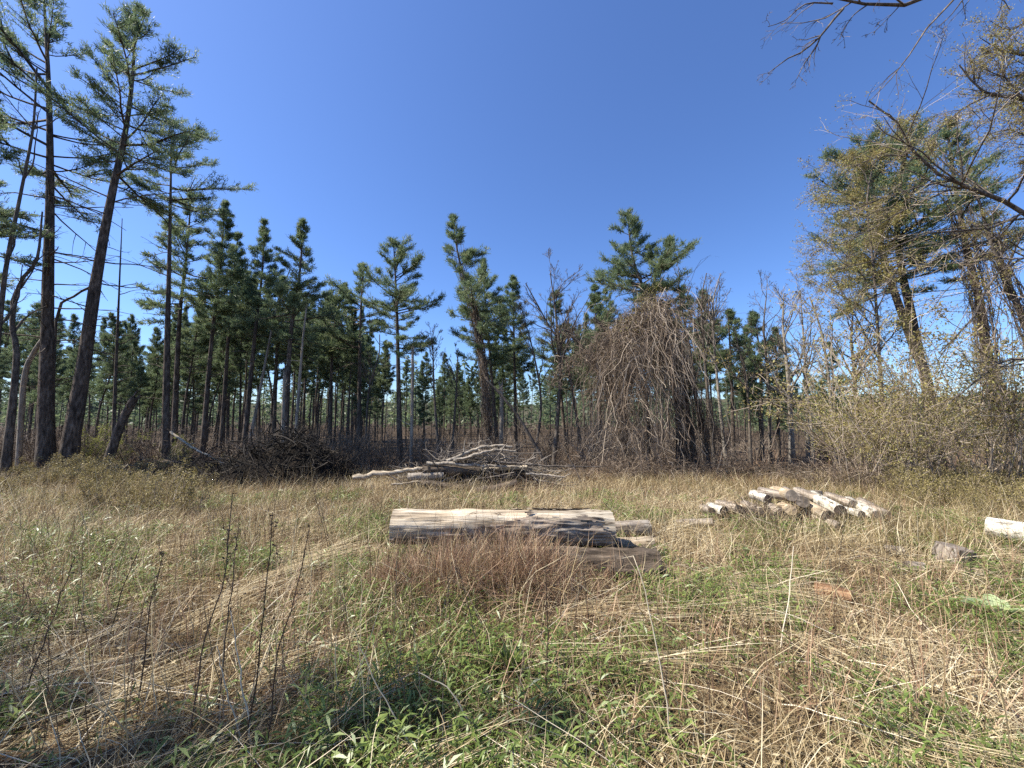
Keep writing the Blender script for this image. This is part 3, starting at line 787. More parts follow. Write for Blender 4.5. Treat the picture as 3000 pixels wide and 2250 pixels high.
# budding tree beyond the right border, limbs reach into view
dB = 8.0
lim = lambda pts, d=dB: [W(a, b, d + (c[0] if c else 0)) for (a, b, *c) in pts]
deciduous('budding broadleaf tree at the right border with long limbs across the twin stemmed pine',
          [base_at(3260, dB), W(3230, 1100, dB), W(3200, 800, dB), W(3180, 500, dB), W(3150, 200, dB), W(3120, -100, dB)], 0.19, seed=90, limbs=10, t0=0.5,
          ratio=(0.12, 0.25), lv2=14, lv3=9, buds=1, budsize=0.036, name='budding_tree', twigr=0.0035, bend=0.1, twig='pale_twig',
          extra=[(lim([(3200, 780), (3000, 622), (2900, 572), (2785, 530), (2690, 465), (2640, 370), (2545, 295)]), 0.06),
                 (lim([(3180, 400), (3000, 292), (2900, 278), (2845, 235), (2810, 190)]), 0.05),
                 (lim([(2900, 278), (2820, 318), (2760, 372), (2690, 420)]), 0.022),
                 (lim([(3200, 640), (2990, 625), (2880, 680), (2770, 672), (2650, 710), (2540, 770), (2450, 790)]), 0.035),
                 (lim([(2785, 530), (2700, 545), (2560, 590), (2440, 640)]), 0.02),
                 (lim([(2690, 465), (2590, 455), (2480, 500), (2400, 560)]), 0.018),
                 (lim([(2770, 560), (2640, 620), (2500, 700), (2380, 740)]), 0.018),
                 (lim([(3210, 700), (3000, 755), (2900, 825), (2860, 920), (2750, 1035)]), 0.035),
                 (lim([(3220, 1080), (3000, 1052), (2930, 1062), (2880, 1100), (2780, 1180)]), 0.04),
                 (lim([(3150, 150), (3020, 160), (2940, 150), (2870, 110)]), 0.03), (lim([(3150, 60), (3030, 50), (2960, 90), (2900, 60)]), 0.025), (lim([(3180, 450), (3050, 420), (2960, 380), (2880, 400)]), 0.025), (lim([(3000, 292), (2940, 220), (2900, 150)]), 0.02),
                 (lim([(3150, 250), (3040, 200), (2960, 230), (2880, 200)]), 0.03)])
deciduous('leaning vine hung broadleaf tree at the right border in front of the hill',
          [base_at(3120, 10.5), W(3040, 1050, 10.5), W(2975, 880, 10.5), W(2905, 713, 10.5), W(2860, 560, 10.5)], 0.15, seed=91, limbs=10, t0=0.45, ratio=(0.2, 0.35),
          lv2=7, lv3=6, buds=1, budsize=0.032, name='budding_tree', vines=200)
deciduous('slender budding tree with yellowish leaf buds right of the sky gap',
          [base_at(2600, 12.5), W(2580, 1100, 12.5), W(2560, 800, 12.5), W(2540, 600, 12.5), W(2560, 470, 12.5)], 0.06, seed=92, limbs=18, t0=0.35, ratio=(0.2, 0.36),
          lv2=9, lv3=7, buds=2, budsize=0.046, name='budding_tree', twigr=0.004)
# overhead limb of a tree standing beside the camera
dO = 4.2
deciduous('bare crooked limb of a tree beside the viewer reaching into the top of the sky',
          [np.array([7.2, 2.6, float(terr(7.2, 2.6))]), (7.2, 2.7, 3), (7.0, 2.9, 6), (6.9, 3.0, 8.2), (6.6, 3.0, 10)], 0.2, seed=93, limbs=8, t0=0.6, ratio=(0.15, 0.25), lv2=5, lv3=4,
          name='overhanging_tree', twigr=0.0025, bend=-0.3,
          extra=[([np.array([7.0, 3.0, 7.2]), W(2960, -170, dO), W(2720, -5, dO), W(2620, 14, dO), W(2530, 12, dO), W(2470, 28, dO), W(2425, -10, dO)], 0.045),
                 ([W(2470, 26, dO), W(2440, 60, dO), W(2400, 110, dO), W(2345, 155, dO), W(2310, 170, dO), W(2250, 215, dO)], 0.016),
                 ([W(2404, 105, dO), W(2390, 140, dO), W(2360, 180, dO), W(2335, 230, dO)], 0.009),
                 ([W(2440, 10, dO), W(2360, 12, dO), W(2300, 60, dO), W(2250, 78, dO)], 0.010),
                 ([W(2540, 15, dO), W(2500, 45, dO), W(2470, 90, dO), W(2460, 115, dO)], 0.008),
                 ([W(2640, 12, dO), W(2600, 55, dO), W(2560, 95, dO)], 0.007),
                 ([W(2900, -60, dO), W(2830, -10, dO), W(2790, 40, dO), W(2750, 80, dO)], 0.012)])

# dead snags
def snag(label, d, pts, wpx, seed, mat='dead_wood', wt=0.35, stubs=4, broken=True, name='dead_snag', group=None):
    global rng
    rng = np.random.default_rng(300 + seed)
    path = resample(wp(d, pts), 22); base = path[0].copy(); path[0, 2] -= .1
    g_ = Geo(); r = pxm(wpx, d) / 2
    trunk_tube(g_, path, r, r * wt, 9, 1.2, 0.14, seed)
    top = path[-1]; T = nrm(path[-1] - path[-2])
    n = 7
    if broken:                                  # splintered top
        a = rng.random(n) * 6.28
        p = top + np.stack([np.cos(a), np.sin(a), 0 * a], -1) * r * wt * 0.6 - T * 0.05
        P, R = grow(p, nrm(np.broadcast_to(T, (n, 3)) + rng.normal(size=(n, 3)) * .12), rng.uniform(.1, .4, n), 4, 0.05, 0, np.full(n, r * wt * 0.45), 0.05)
        gs_ = Geo(); gs_.tubes(P, R, 4)
    if stubs:
        t = rng.uniform(0.25, 0.95, stubs); az = rng.random(stubs) * 6.28
        p, _ = interp_path(np.broadcast_to(path, (stubs,) + path.shape), t)
        dd = nrm(np.stack([np.cos(az), np.sin(az), rng.uniform(0, .6, stubs)], -1))
        P, R = grow(p, dd, rng.uniform(.15, .9, stubs), 5, 0.12, 0.1, np.full(stubs, 0.018), 0.3)
    o = thing(name, label, 'dead tree', base, group)
    link('trunk', g_.mesh('trunk', M[mat], True, base), o)
    for q_ in range(stubs):
        gq = Geo(); gq.tubes(P[q_:q_ + 1], R[q_:q_ + 1], 4)
        link('branch', gq.mesh('branch', M[mat], True, base), o)
    if broken: link('splinters', gs_.mesh('splinters', M[mat], True, base), o)['kind'] = 'stuff'
    return o
snag('tall whitish dead snag leaning in front of the broad dense pine', 14.6, [(860, 1345), (872, 1200), (886, 1010), (897, 908)], 13, 1, wt=0.3, stubs=5)
snag('short grey broken snag left of the tall whitish snag', 15.2, [(826, 1330), (830, 1200), (834, 1098)], 11, 2, wt=0.7)
snag('straight grey broken snag right of the open grown pine', 15.0, [(1204, 1365), (1207, 1200), (1209, 1030)], 12, 3, wt=0.6, stubs=6)
snag('thin dead pole with stub branches between the leaning pine and the dense stand', 14.5, [(330, 1300), (338, 1130), (347, 900), (358, 640)], 12, 4, mat='pine_bark', wt=0.15, stubs=26, broken=False)
snag('short broken trunk leaning at the edge of the clearing', 12.2, [(303, 1405), (330, 1310), (362, 1225), (396, 1165)], 25, 5, mat='pine_bark', wt=0.75, stubs=3)
snag('dark dead trunk leaning across under the vine wrapped pine', 14.0, [(1612, 1345), (1530, 1240), (1470, 1160), (1420, 1110)], 12, 6, mat='dec_bark', wt=0.5, stubs=10, broken=False)
snag('splintered pale stub behind the middle brush pile', 16.0, [(1467, 1300), (1470, 1200), (1468, 1130)], 14, 7, wt=0.8)
snag('broken pale limb leaning on the trunks at the left border', 13.3, [(52, 1340), (70, 1120), (95, 1040), (140, 975)], 14, 8, mat='dead_wood', wt=0.8, stubs=3)
snag('dark limb rising between the two tall left pines', 13.4, [(150, 1380), (165, 940), (215, 870), (265, 840)], 11, 9, mat='dec_bark', wt=0.5, stubs=5, broken=False)

#SECTION vines
# ------------------------------------------------------------------ vine tangle over a fallen crown
def vine_tangle():
    global rng
    rng = np.random.default_rng(42)
    d = 13.4
    outline = [(1560, 1160), (1640, 1060), (1700, 1020), (1745, 1000), (1795, 965), (1845, 900), (1893, 862), (1925, 880), (1960, 965), (2012, 1085), (2080, 1210), (2130, 1330), (2200, 1385)]
    oz = [W(a, b, d) for a, b in outline]
    ox = np.array([p[0] for p in oz]); ozz = np.array([p[2] for p in oz])
    base = base_at(1880, d)
    o = thing('vine_tangle', 'huge brown tent of dry vines hanging over a leaning tree', 'vine tangle', base)
    gs = Geo()
    supports = [([(1990, 1385), (1985, 1200), (1950, 1020), (1915, 900)], 0.13), ([(2040, 1385), (2010, 1180), (1960, 980), (1930, 880)], 0.12),
                ([(1850, 1385), (1790, 1150), (1700, 1010), (1650, 960)], 0.09), ([(1900, 1385), (1890, 1150), (1800, 1000), (1740, 930)], 0.08),
                ([(2080, 1385), (2060, 1250), (2000, 1040)], 0.07), ([(1820, 1385), (1830, 1200), (1860, 1000), (1890, 890)], 0.08)]
    for k, (pts, r) in enumerate(supports):
        dd = d + [0.2, 0.6, 0.5, 0.9, 0.3, -0.1][k]
        path = resample(wp(dd, pts), 16)
        gs = Geo(); trunk_tube(gs, path, r, r * 0.5, 8, 1.2, 0.12, 400 + k)
        link('trunk', gs.mesh('trunk', M['pine_bark'], True, base), o)
    gv = Geo()
    def hang(n, xlo, xhi, dlo, dhi, lmin, lmax, drift, rad, bright, topbias=1.0, K=12, wig=0.5):
        px = rng.uniform(xlo, xhi, n)
        dd = rng.uniform(dlo, dhi, n)
        x = (px - 1500) / F_PX * d
        zt = np.interp(x, ox, ozz)
        zb = terr(x, dd)
        z0 = zb + (zt - zb) * rng.random(n) ** (1 / topbias) * (1 - 0.35 * np.abs(dd - d) / 1.6)
        L = np.minimum(rng.uniform(lmin, lmax, n), z0 - zb + 0.3)
        P = np.empty((n, K, 3)); P[:, 0] = np.stack([x, dd, z0], -1)
        v = np.stack([rng.normal(size=n) * 0.5 + drift, rng.normal(size=n) * 0.4, rng.uniform(-1.2, 0.9, n)], -1)
        for k in range(1, K):
            v = nrm(v * 0.75 + rng.normal(size=(n, 3)) * wig * np.array([1, 1, .7]) + np.array([drift * 0.3, -0.05, -0.45]))
            P[:, k] = P[:, k - 1] + v * (L / (K - 1))[:, None]
        P[:, :, 2] = np.maximum(P[:, :, 2], terr(P[:, :, 0], P[:, :, 1]) + 0.02)
        rv_ = (rad * rng.uniform(0.5, 1.5, n))[:, None] * np.ones((1, K)); cv = np.clip(bright + rng.normal(size=n) * 0.22, 0, 1)
        gv.hairs(P, rv_, cv) if rad < 0.007 else gv.tubes(P, rv_, 3, cv)
    def curtain(n, xlo, xhi, lmin, lmax, below, sd, rad, bright, K, wig, grav=.5, out=0.0):
        px = rng.uniform(xlo, xhi, n * 3)
        cl = vnoise(px / 26., rng.integers(0, 3, n * 3) * 5.0, 0, int(xlo))
        px = px[rng.random(n * 3) < np.clip(cl * 1.6 - .35, .05, 1)][:n]; n = len(px)
        x = (px - 1500) / F_PX * d
        dd = d + rng.normal(size=n) * sd - .25
        zt = np.interp(x, ox, ozz); zb = terr(x, dd)
        z0 = np.maximum(zt - np.abs(rng.normal(size=n)) * below - .25 * np.abs(dd - d), zb + .1)
        L = np.minimum(rng.uniform(lmin, lmax, n), (z0 - zb) * 1.25 + .3)
        P = np.empty((n, K, 3)); P[:, 0] = np.stack([x, dd, z0], -1)
        v = np.stack([rng.normal(size=n), rng.normal(size=n) * .7 - .2, rng.uniform(-1.0, .35, n)], -1)
        for k in range(1, K):
            v = nrm(v * 0.8 + rng.normal(size=(n, 3)) * wig + np.array([0, -.04, -1.0]) * grav * (k / K + .25))
            P[:, k] = P[:, k - 1] + v * (L / (K - 1))[:, None]
        gz_ = terr(P[:, :, 0], P[:, :, 1]) + .02
        low = P[:, :, 2] < gz_ + .25
        P[:, :, 1] -= np.where(low, rng.random((n, 1)) * .3, 0)
        P[:, :, 2] = np.maximum(P[:, :, 2], gz_ + rng.random((n, 1)) * .1)
        gv.hairs(P, (rad * rng.uniform(.5, 1.5, n))[:, None] * np.ones((1, K)), np.clip(bright + rng.normal(size=n) * .25, 0, 1))
    curtain(850, 1785, 1960, 1.2, 4.4, .6, .6, .0048, .5, 16, .42)
    curtain(420, 1790, 1930, 2.0, 5.2, 1.2, .9, .0048, .85, 16, .34)
    curtain(1700, 1770, 1975, .4, 1.6, 1.0, .6, .0042, .5, 9, .65, .22)
    curtain(500, 1610, 1790, .3, 1.0, .22, .4, .0045, .5, 9, .6, .22)
    curtain(650, 1945, 2100, .3, 1.3, .3, .36, .0046, .35, 9, .6, .25)
    curtain(900, 1780, 1970, .6, 1.8, 2.2, .8, .0048, .55, 9, .45, .35)
    curtain(1000, 1750, 1945, .5, 1.6, 4.5, .9, .0052, .85, 9, .4, .5)
    gt_ = Geo()
    for k_ in range(6):                                 # vines wound round the leaning trunks
        pts, r = supports[k_]
        climb_vines(gv, resample(wp(d + [0.2, 0.6, 0.5, 0.9, 0.3, -0.1][k_], pts), 16), r * 1.5, 120, 1.0, 1.6)
    link('vines', gv.mesh('vines', M['vine'], False, base), o)
    gb = Geo()
    n = 2600
    px = np.concatenate([rng.normal(1845, 45, n // 2), rng.normal(1900, 70, n // 2)])
    x = (px - 1500) / F_PX * d
    zt = np.interp(x, ox, ozz); dd = d + rng.uniform(-1.6, 0.3, n)
    z = zt - np.abs(rng.normal(size=n)) * 0.75 + 0.1
    leaf_quads(gb, np.stack([x, dd, z], -1), nrm(rng.normal(size=(n, 3))), rng.uniform(.02, .05, n), 0.5)
    link('leaf_buds', gb.mesh('leaf_buds', M['bud'], False, base), o)
vine_tangle()

# ------------------------------------------------------------------ shrubs and brambles along the edge
def shrub_mesh(seed, h, stems, spread, bud=0, budmat='bud', twigr=0.005, mat='twig', budsize=0.03, arch=-0.1):
    global rng
    rng = np.random.default_rng(900 + seed)
    gw, gb = Geo(), Geo()
    az = rng.random(stems) * 6.28
    p = np.stack([np.cos(az), np.sin(az), 0 * az], -1) * (rng.random(stems) * spread * 0.35)[:, None]; p[:, 2] = -0.05
    lean = rng.uniform(0.05, 0.7, stems)
    d = nrm(np.stack([np.cos(az) * lean, np.sin(az) * lean, np.ones(stems)], -1))
    P1, R1 = grow(p, d, h * rng.uniform(0.5, 1.1, stems), 9, 0.12, arch, np.full(stems, twigr * 2.2), 0.4)
    gw.tubes(P1, R1, 4)
    P2, R2, _ = spawn(P1, R1, 7, 0.2, 1, (0.4, 1.0), (0.25, 0.5), 6, 0.16, 0.1, 0, 0.6)
    gw.hairs(P2, np.maximum(R2, twigr * .8))
    P3, R3, _ = spawn(P2, R2, 4, 0.2, 1, (0.4, 1.0), (0.3, 0.6), 4, 0.16, 0.1, 0, 0.6)
    gw.hairs(P3[:, [0, 1, 3]], np.maximum(R3, twigr * .6)[:, [0, 1, 3]])
    mw = gw.mesh('stems', M[mat])
    mb = None
    if bud:
        A = np.concatenate([P3[:, 1:].reshape(-1, 3), P2[:, 2:].reshape(-1, 3)])
        A = np.repeat(A, bud, 0) + rng.normal(size=(len(A) * bud, 3)) * budsize
        leaf_quads(gb, A, nrm(rng.normal(size=A.shape)), budsize * rng.uniform(.6, 1.4, len(A)), 0.55)
        mb = gb.mesh('leaves', M[budmat])
    return mw, mb
SH = {'bare': [shrub_mesh(k, 1.9, 16, 1.0) for k in range(4)],
      'grey': [shrub_mesh(10 + k, 2.0, 14, 1.0, mat='pale_twig') for k in range(2)],
      'bud': [shrub_mesh(20 + k, 2.6, 11, 1.2, bud=2, mat='pale_twig', budsize=0.032, twigr=0.0042) for k in range(3)],
      'leaf': [shrub_mesh(30 + k, 1.7, 26, 1.1, bud=3, budmat='spring_leaf', budsize=0.034) for k in range(2)],
      'low': [shrub_mesh(40 + k, 0.7, 16, 0.8, bud=2, budmat='olive', twigr=0.003, budsize=0.026, mat='pale_twig') for k in range(3)],
      'bramble': [shrub_mesh(50 + k, 1.3, 46, 1.3, twigr=0.0045, mat='vine', arch=-1.7) for k in range(3)]}
def shrub(kind, k, loc, s, rz, label, group, name='bare_shrub', cat='shrub'):
    mw, mb = SH[kind][k % len(SH[kind])]
    o = thing(name, label, cat, loc, group)
    o.rotation_euler = (0, 0, rz); o.scale = s if hasattr(s, '__len__') else (s, s, s)
    link('stems', mw, o)
    if mb: link('leaves', mb, o)
    return o
R_ = random.Random(5)
def undergrowth(n, x0, x1, d0, d1, s0, s1, kinds, group, where):
    for k in range(n):
        px = R_.uniform(x0, x1); d = R_.uniform(d0, d1); sz = R_.uniform(s0, s1); kd = kinds[0] if R_.random() < .7 else kinds[1]
        word = 'tall' if sz > s0 + .62 * (s1 - s0) else 'low' if sz < s0 + .33 * (s1 - s0) else 'middling'
        look = {'bare': 'brown bare twiggy shrub', 'grey': 'pale grey twiggy shrub', 'bud': 'yellowish budding shrub', 'low': 'meadow weed bush'}[kd]
        near = ('before ' if d < d0 + .5 * (d1 - d0) else 'behind ') if where else 'before '
        shrub(kd, k, base_at(px, d), sz, R_.uniform(0, 6.3), word + ' ' + look + ' ' + near + mark(px), group,
              {'bud': 'budding_shrub', 'low': 'weed_bush'}.get(kd, 'bare_shrub'), 'weed' if kd == 'low' else 'shrub')
undergrowth(72, 380, 1330, 13.5, 21, .45, 1.0, ('bare', 'grey'), 'undergrowth shrubs', 1)
undergrowth(26, -60, 400, 13.6, 19, .5, 1.1, ('bare', 'grey'), 'undergrowth shrubs', 1)
undergrowth(46, 1400, 2480, 14.2, 21, .6, 1.15, ('bare', 'grey'), 'undergrowth shrubs', 1)
undergrowth(19, 2500, 3120, 8.6, 14, .45, 1.6, ('bud', 'bud'), 'budding thicket shrubs', 1)
for k, (px, d, s) in enumerate([(2560, 11.5, 2.3), (2640, 10.5, 2.1), (2830, 10, 2.2), (2930, 9.5, 1.9)]):
    shrub('bud', k, base_at(px, d), s, k * 1.7, ['tall arching budding shrub at the left end of the thicket', 'tall budding shrub in front of the twin stemmed pine trunk', 'tall budding shrub between the twin stemmed and leaning pines', 'tall budding shrub below the leaning pine'][k], 'tall budding shrubs', 'budding_shrub')
shrub('leaf', 0, base_at(300, 15.5), 1.0, 0.4, 'bright yellow green leafing bush behind the leaning broken trunk', None, 'leafing_bush', 'bush')
shrub('leaf', 1, base_at(255, 15.0), .7, 2.4, 'smaller yellow green bush beside the bright leafing bush', None, 'leafing_bush', 'bush')
shrub('leaf', 1, base_at(525, 17), .75, 1.4, 'pale green leafing sapling bush behind the bare trunked pine', None, 'leafing_bush', 'bush')
for k, (px, d, s, lb) in enumerate([(2420, 9.6, 0.95, 'pinkish arching bramble mound at the edge of the thicket'), (2530, 9.2, 0.9, 'pinkish arching bramble mound before the budding thicket'),
                                    (2200, 11.8, 0.85, 'dark arching bramble mound right of the vine tangle'), (2080, 12.0, 0.9, 'arching bramble mound at the right foot of the vine tangle'),
                                    (1820, 11.6, 0.95, 'pale bramble mound at the front foot of the vine tangle'), (1930, 11.4, 0.8, 'low pale bramble mound before the vine tangle'),
                                    (1700, 11.6, 0.7, 'bramble mound at the left foot of the vine tangle')]):
    shrub('bramble', k, base_at(px, d), s, k * 1.3, lb, None, 'bramble_mound', 'bramble')
undergrowth(34, -60, 620, 6.4, 12.5, .6, 1.2, ('low', 'low'), 'weed bushes on the left of the meadow', 0)
undergrowth(26, 2640, 3080, 6.2, 9.5, .6, 1.1, ('low', 'low'), 'weed bushes on the right of the meadow', 0)

#SECTION logs
# ------------------------------------------------------------------ logs
def cyl_mesh(name, A, B, r0, r1, mat, na=40, nr=28, amp=0.06, ridge=0.0, seed=0, mask=None, extra=0.0, bow=0.0, stretch=3.0):
    """round log in local x from 0 to L; returns mesh, matrix"""
    A = np.asarray(A, float); B = np.asarray(B, float)
    L = np.linalg.norm(B - A)
    xs = np.linspace(0, L, na); th = np.arange(nr) / nr * 2 * np.pi
    XX, TH = np.meshgrid(xs, th, indexing='ij')
    rr = r0 + (r1 - r0) * XX / L
    cy, sy = np.cos(TH), np.sin(TH)
    n = fbm(XX * 2.4 + seed, cy * 1.5, sy * 1.5, seed, 3) - 0.5
    R = rr * (1 + amp * 2 * n) + extra
    if ridge:
        f = fbm(XX * stretch, TH / (2 * np.pi) * max(14, r0 * 190) + 1.2 * n, 0 * XX, seed + 5, 3)
        R = R + ridge * (1.2 - np.clip(np.abs(2 * f - 1) * 5.0, 0, 2.2))
    bw = bow * np.sin(np.pi * XX / L)
    V = np.stack([XX, cy * R, sy * R + bw], -1)
    i = (np.arange(na - 1)[:, None] * nr + np.arange(nr)[None]); j = (np.arange(na - 1)[:, None] * nr + (np.arange(nr)[None] + 1) % nr)
    q = np.stack([i, i + nr, j + nr, j], -1)
    if mask is not None:
        mk = mask(XX, TH, L)
        k = mk[:-1] & mk[1:] & np.roll(mk, -1, 1)[:-1] & np.roll(mk, -1, 1)[1:]
        q = q[k]
    gm = Geo(); gm.add(V.reshape(-1, 3), q=q.reshape(-1, 4))
    return gm.mesh(name, mat, True), V

def log(label, A, B, r0, r1=None, mat='grey_log', end='end_grey', name='log', cat='log', group=None, seed=0, amp=0.06, ridge=0.004, na=40, nr=26, bow=0.0, bark=None, roll=0.0):
    global rng
    rng = np.random.default_rng(seed)
    A = np.asarray(A, float); B = np.asarray(B, float); r1 = r1 or r0 * 0.92
    L = np.linalg.norm(B - A)
    X = (B - A) / L
    Z = np.array([0, 0, 1.0]); Yv = np.cross(Z, X); Yv /= np.linalg.norm(Yv); Zv = np.cross(X, Yv)
    o = thing(name, label, cat, A - np.array([0, 0, r0]), group)
    mtx = Matrix(((X[0], Yv[0], Zv[0], 0), (X[1], Yv[1], Zv[1], 0), (X[2], Yv[2], Zv[2], r0), (0, 0, 0, 1)))
    me, V = cyl_mesh('wood', A, B, r0, r1, M[mat], na, nr, amp, ridge, seed, bow=bow)
    w_ = link('wood' if bark else 'bark', me, o); w_.matrix_local = mtx
    if bark:
        mb, _ = cyl_mesh('bark', A, B, r0, r1, M[bark[0]], 190, 130, amp, bark[1], seed, mask=bark[2], extra=bark[1] + 0.008, bow=bow, stretch=3.2)
        b_ = link('bark', mb, o); b_.matrix_local = mtx
    for s_, ring, xo in ((0, V[0], -1), (1, V[-1], 1)):
        c = ring.mean(0); gm = Geo()
        k = len(ring)
        mid = c + (ring - c) * 0.5 + np.stack([rng.normal(size=k) * 0.004, 0 * ring[:, 0], 0 * ring[:, 0]], -1)
        cc = c + np.array([rng.normal() * 0.004, 0, 0])
        v = np.vstack([ring, mid, cc[None]]) - c
        i = np.arange(k); j = (i + 1) % k
        if s_: q = np.stack([i, j, k + j, k + i], -1); t = np.stack([k + i, k + j, np.full(k, 2 * k)], -1)
        else: q = np.stack([j, i, k + i, k + j], -1); t = np.stack([k + j, k + i, np.full(k, 2 * k)], -1)
        # local frame turned so that the rings run round the log's axis
        v = np.stack([v[:, 2], v[:, 1], -v[:, 0]], -1) 
        gm.add(v, q=q[:, ::1], t=t)
        e = link('cut_end', gm.mesh('cut_end', M[end]), o)
        rot = Matrix.Rotation(math.radians(90), 4, 'Y')
        # inverse of (x,y,z)->(z,y,-x) : local axes
        e.matrix_local = mtx @ Matrix.Translation(Vector(c)) @ Matrix(((0, 0, -1, 0), (0, 1, 0, 0), (1, 0, 0, 0), (0, 0, 0, 1)))
    return o

# the stacked saw logs in the middle
y0 = 4.15
def atg(px, d, h):                                     # over the ground at column px
    b = base_at(px, d); return np.array([b[0], b[1], b[2] + h])
def bmask(XX, TH, L):
    u = XX / L
    ang = np.cos(TH - math.radians(100))                # 1 on the top
    n = fbm(XX * 3.0, np.cos(TH) * 2, np.sin(TH) * 2, 31, 3) - 0.5
    cut = np.interp(u, [0, 0.2, 0.36, 0.45, 0.62, 0.8, 0.93, 1.0], [-0.45, -0.2, 0.30, 0.72, 0.86, 0.92, 0.80, 0.2])
    n2 = fbm(XX * 7.0, TH * 9, 0 * XX, 37, 3) - 0.5
    return ang < cut + n * 0.5 + n2 * 0.7
LA, LB = W(1152, 1538, y0), W(1790, 1545, y0 + 0.12)
log('large saw log on top of the middle stack, bleached wood showing through furrowed bark', LA, LB, 0.160, 0.168, 'log_wood', 'end_grey', 'saw_log', group='middle saw log stack', seed=3, amp=0.085, ridge=0.006, na=90, nr=60,
    bark=('log_bark', 0.009, bmask))
log('dark bark covered saw log lowest at the front of the middle stack', W(1330, 1652, y0 - 0.28), W(1925, 1664, y0 - 0.28), 0.165, 0.17, 'dark_log_bark', 'end_dark', 'saw_log', group='middle saw log stack', seed=4, ridge=0.014, na=76, nr=56)
log('dark saw log directly under the bleached one', W(1290, 1632, y0 + 0.15), W(1815, 1632, y0 + 0.2), 0.17, 0.17, 'dark_log_bark', 'end_dark', 'saw_log', group='middle saw log stack', seed=5, ridge=0.012, na=60, nr=40)
log('tan saw log end poking out beside the lowest front log', W(1480, 1612, y0 + 0.45), W(1915, 1600, y0 + 0.30), 0.095, 0.10, 'tan_log', 'end_tan', 'saw_log', group='middle saw log stack', seed=6, ridge=0.006)
log('grey saw log showing behind the end of the bleached log', W(1500, 1556, y0 + 0.8), W(1902, 1546, y0 + 0.85), 0.09, 0.09, 'grey_log', 'end_grey', 'saw_log', group='middle saw log stack', seed=8, ridge=0.006)

# firewood pile on the right: (far end px,py,d) (near end px,py,d) radius label
pile = [
 ((2225, 1440, 6.4), (2330, 1458, 5.95), .075, 'grey_log', 'end_grey', 'short weathered log lying across the top of the firewood pile'),
 ((2205, 1448, 6.5), (2250, 1462, 6.2), .075, 'birch_log', 'end_grey', 'white round ended log at the top left of the firewood pile'),
 ((2270, 1438, 6.6), (2320, 1452, 5.8), .085, 'tan_log', 'end_grey', 'tan split log at the peak of the firewood pile'),
 ((2300, 1440, 6.7), (2352, 1470, 5.75), .085, 'grey_log', 'end_grey', 'thick grey log with a round end below the peak of the firewood pile'),
 ((2335, 1440, 6.8), (2420, 1470, 6.1), .08, 'grey_log', 'end_grey', 'rough bark log right of the peak of the firewood pile'),
 ((2380, 1452, 6.5), (2462, 1497, 5.6), .085, 'birch_log', 'end_dark', 'white bark log with a dark end in the middle of the firewood pile'),
 ((2345, 1470, 6.3), (2425, 1512, 5.4), .08, 'tan_log', 'end_dark', 'tan log with a dark end at the front of the firewood pile'),
 ((2425, 1452, 6.9), (2500, 1478, 6.2), .07, 'grey_log', 'end_grey', 'grey log at the upper right of the firewood pile'),
 ((2430, 1482, 6.3), (2525, 1508, 5.7), .06, 'birch_log', 'end_grey', 'thin white log at the lower right of the firewood pile'),
 ((2485, 1468, 6.6), (2570, 1512, 5.75), .08, 'birch_log', 'end_grey', 'white jointed log at the right end of the firewood pile'),
 ((2520, 1470, 6.7), (2605, 1512, 5.9), .075, 'grey_log', 'end_grey', 'rightmost long grey log of the firewood pile'),
 ((2290, 1482, 6.2), (2318, 1495, 5.6), .075, 'tan_log', 'end_tan', 'log with a pale cut face low in the firewood pile'),
 ((2250, 1480, 6.4), (2290, 1505, 5.7), .075, 'grey_log', 'end_dark', 'shaded grey log under the middle of the firewood pile'),
 ((2080, 1485, 6.2), (2122, 1498, 5.8), .07, 'birch_log', 'end_dark', 'short white log with a dark end at the left of the firewood pile'),
 ((2060, 1488, 6.3), (2085, 1500, 5.9), .065, 'grey_log', 'end_dark', 'short grey log with a dark end at the far left of the firewood pile'),
 ((2105, 1475, 6.6), (2165, 1492, 5.9), .07, 'grey_log', 'end_grey', 'grey log in the low left part of the firewood pile'),
 ((2140, 1478, 6.7), (2195, 1498, 5.9), .07, 'tan_log', 'end_grey', 'tan log in the low left part of the firewood pile'),
 ((2180, 1478, 6.6), (2240, 1505, 5.8), .075, 'grey_log', 'end_grey', 'rough log covered by dry vines in the firewood pile'),
 ((2360, 1500, 6.0), (2460, 1545, 5.2), .06, 'grey_log', 'end_grey', 'thin grey log on the ground before the firewood pile'),
 ((1985, 1542, 5.55), (2090, 1530, 5.3), .055, 'grey_log', 'end_tan', 'lone short grey log in the grass left of the firewood pile'),
]
for k, (a, b, r, m1, m2, lb) in enumerate(pile):
    A, B = W(*a), W(*b)
    for q in (A, B): q[2] = max(q[2], float(terr(q[0], q[1])) + r * 0.75)
    log(lb, A, B, r, r * 0.95, m1, m2, 'firewood_log', group='firewood pile', seed=40 + k, ridge=0.004, amp=0.09, na=26, nr=22)
b_ = base_at(2393, 7.2)
log('small upright grey stump behind the firewood pile', b_ + np.array([0, 0, -.03]), b_ + np.array([0.02, .02, .30]), .10, .09, 'grey_log', 'end_grey', 'stump', 'stump', seed=70, ridge=0.006)
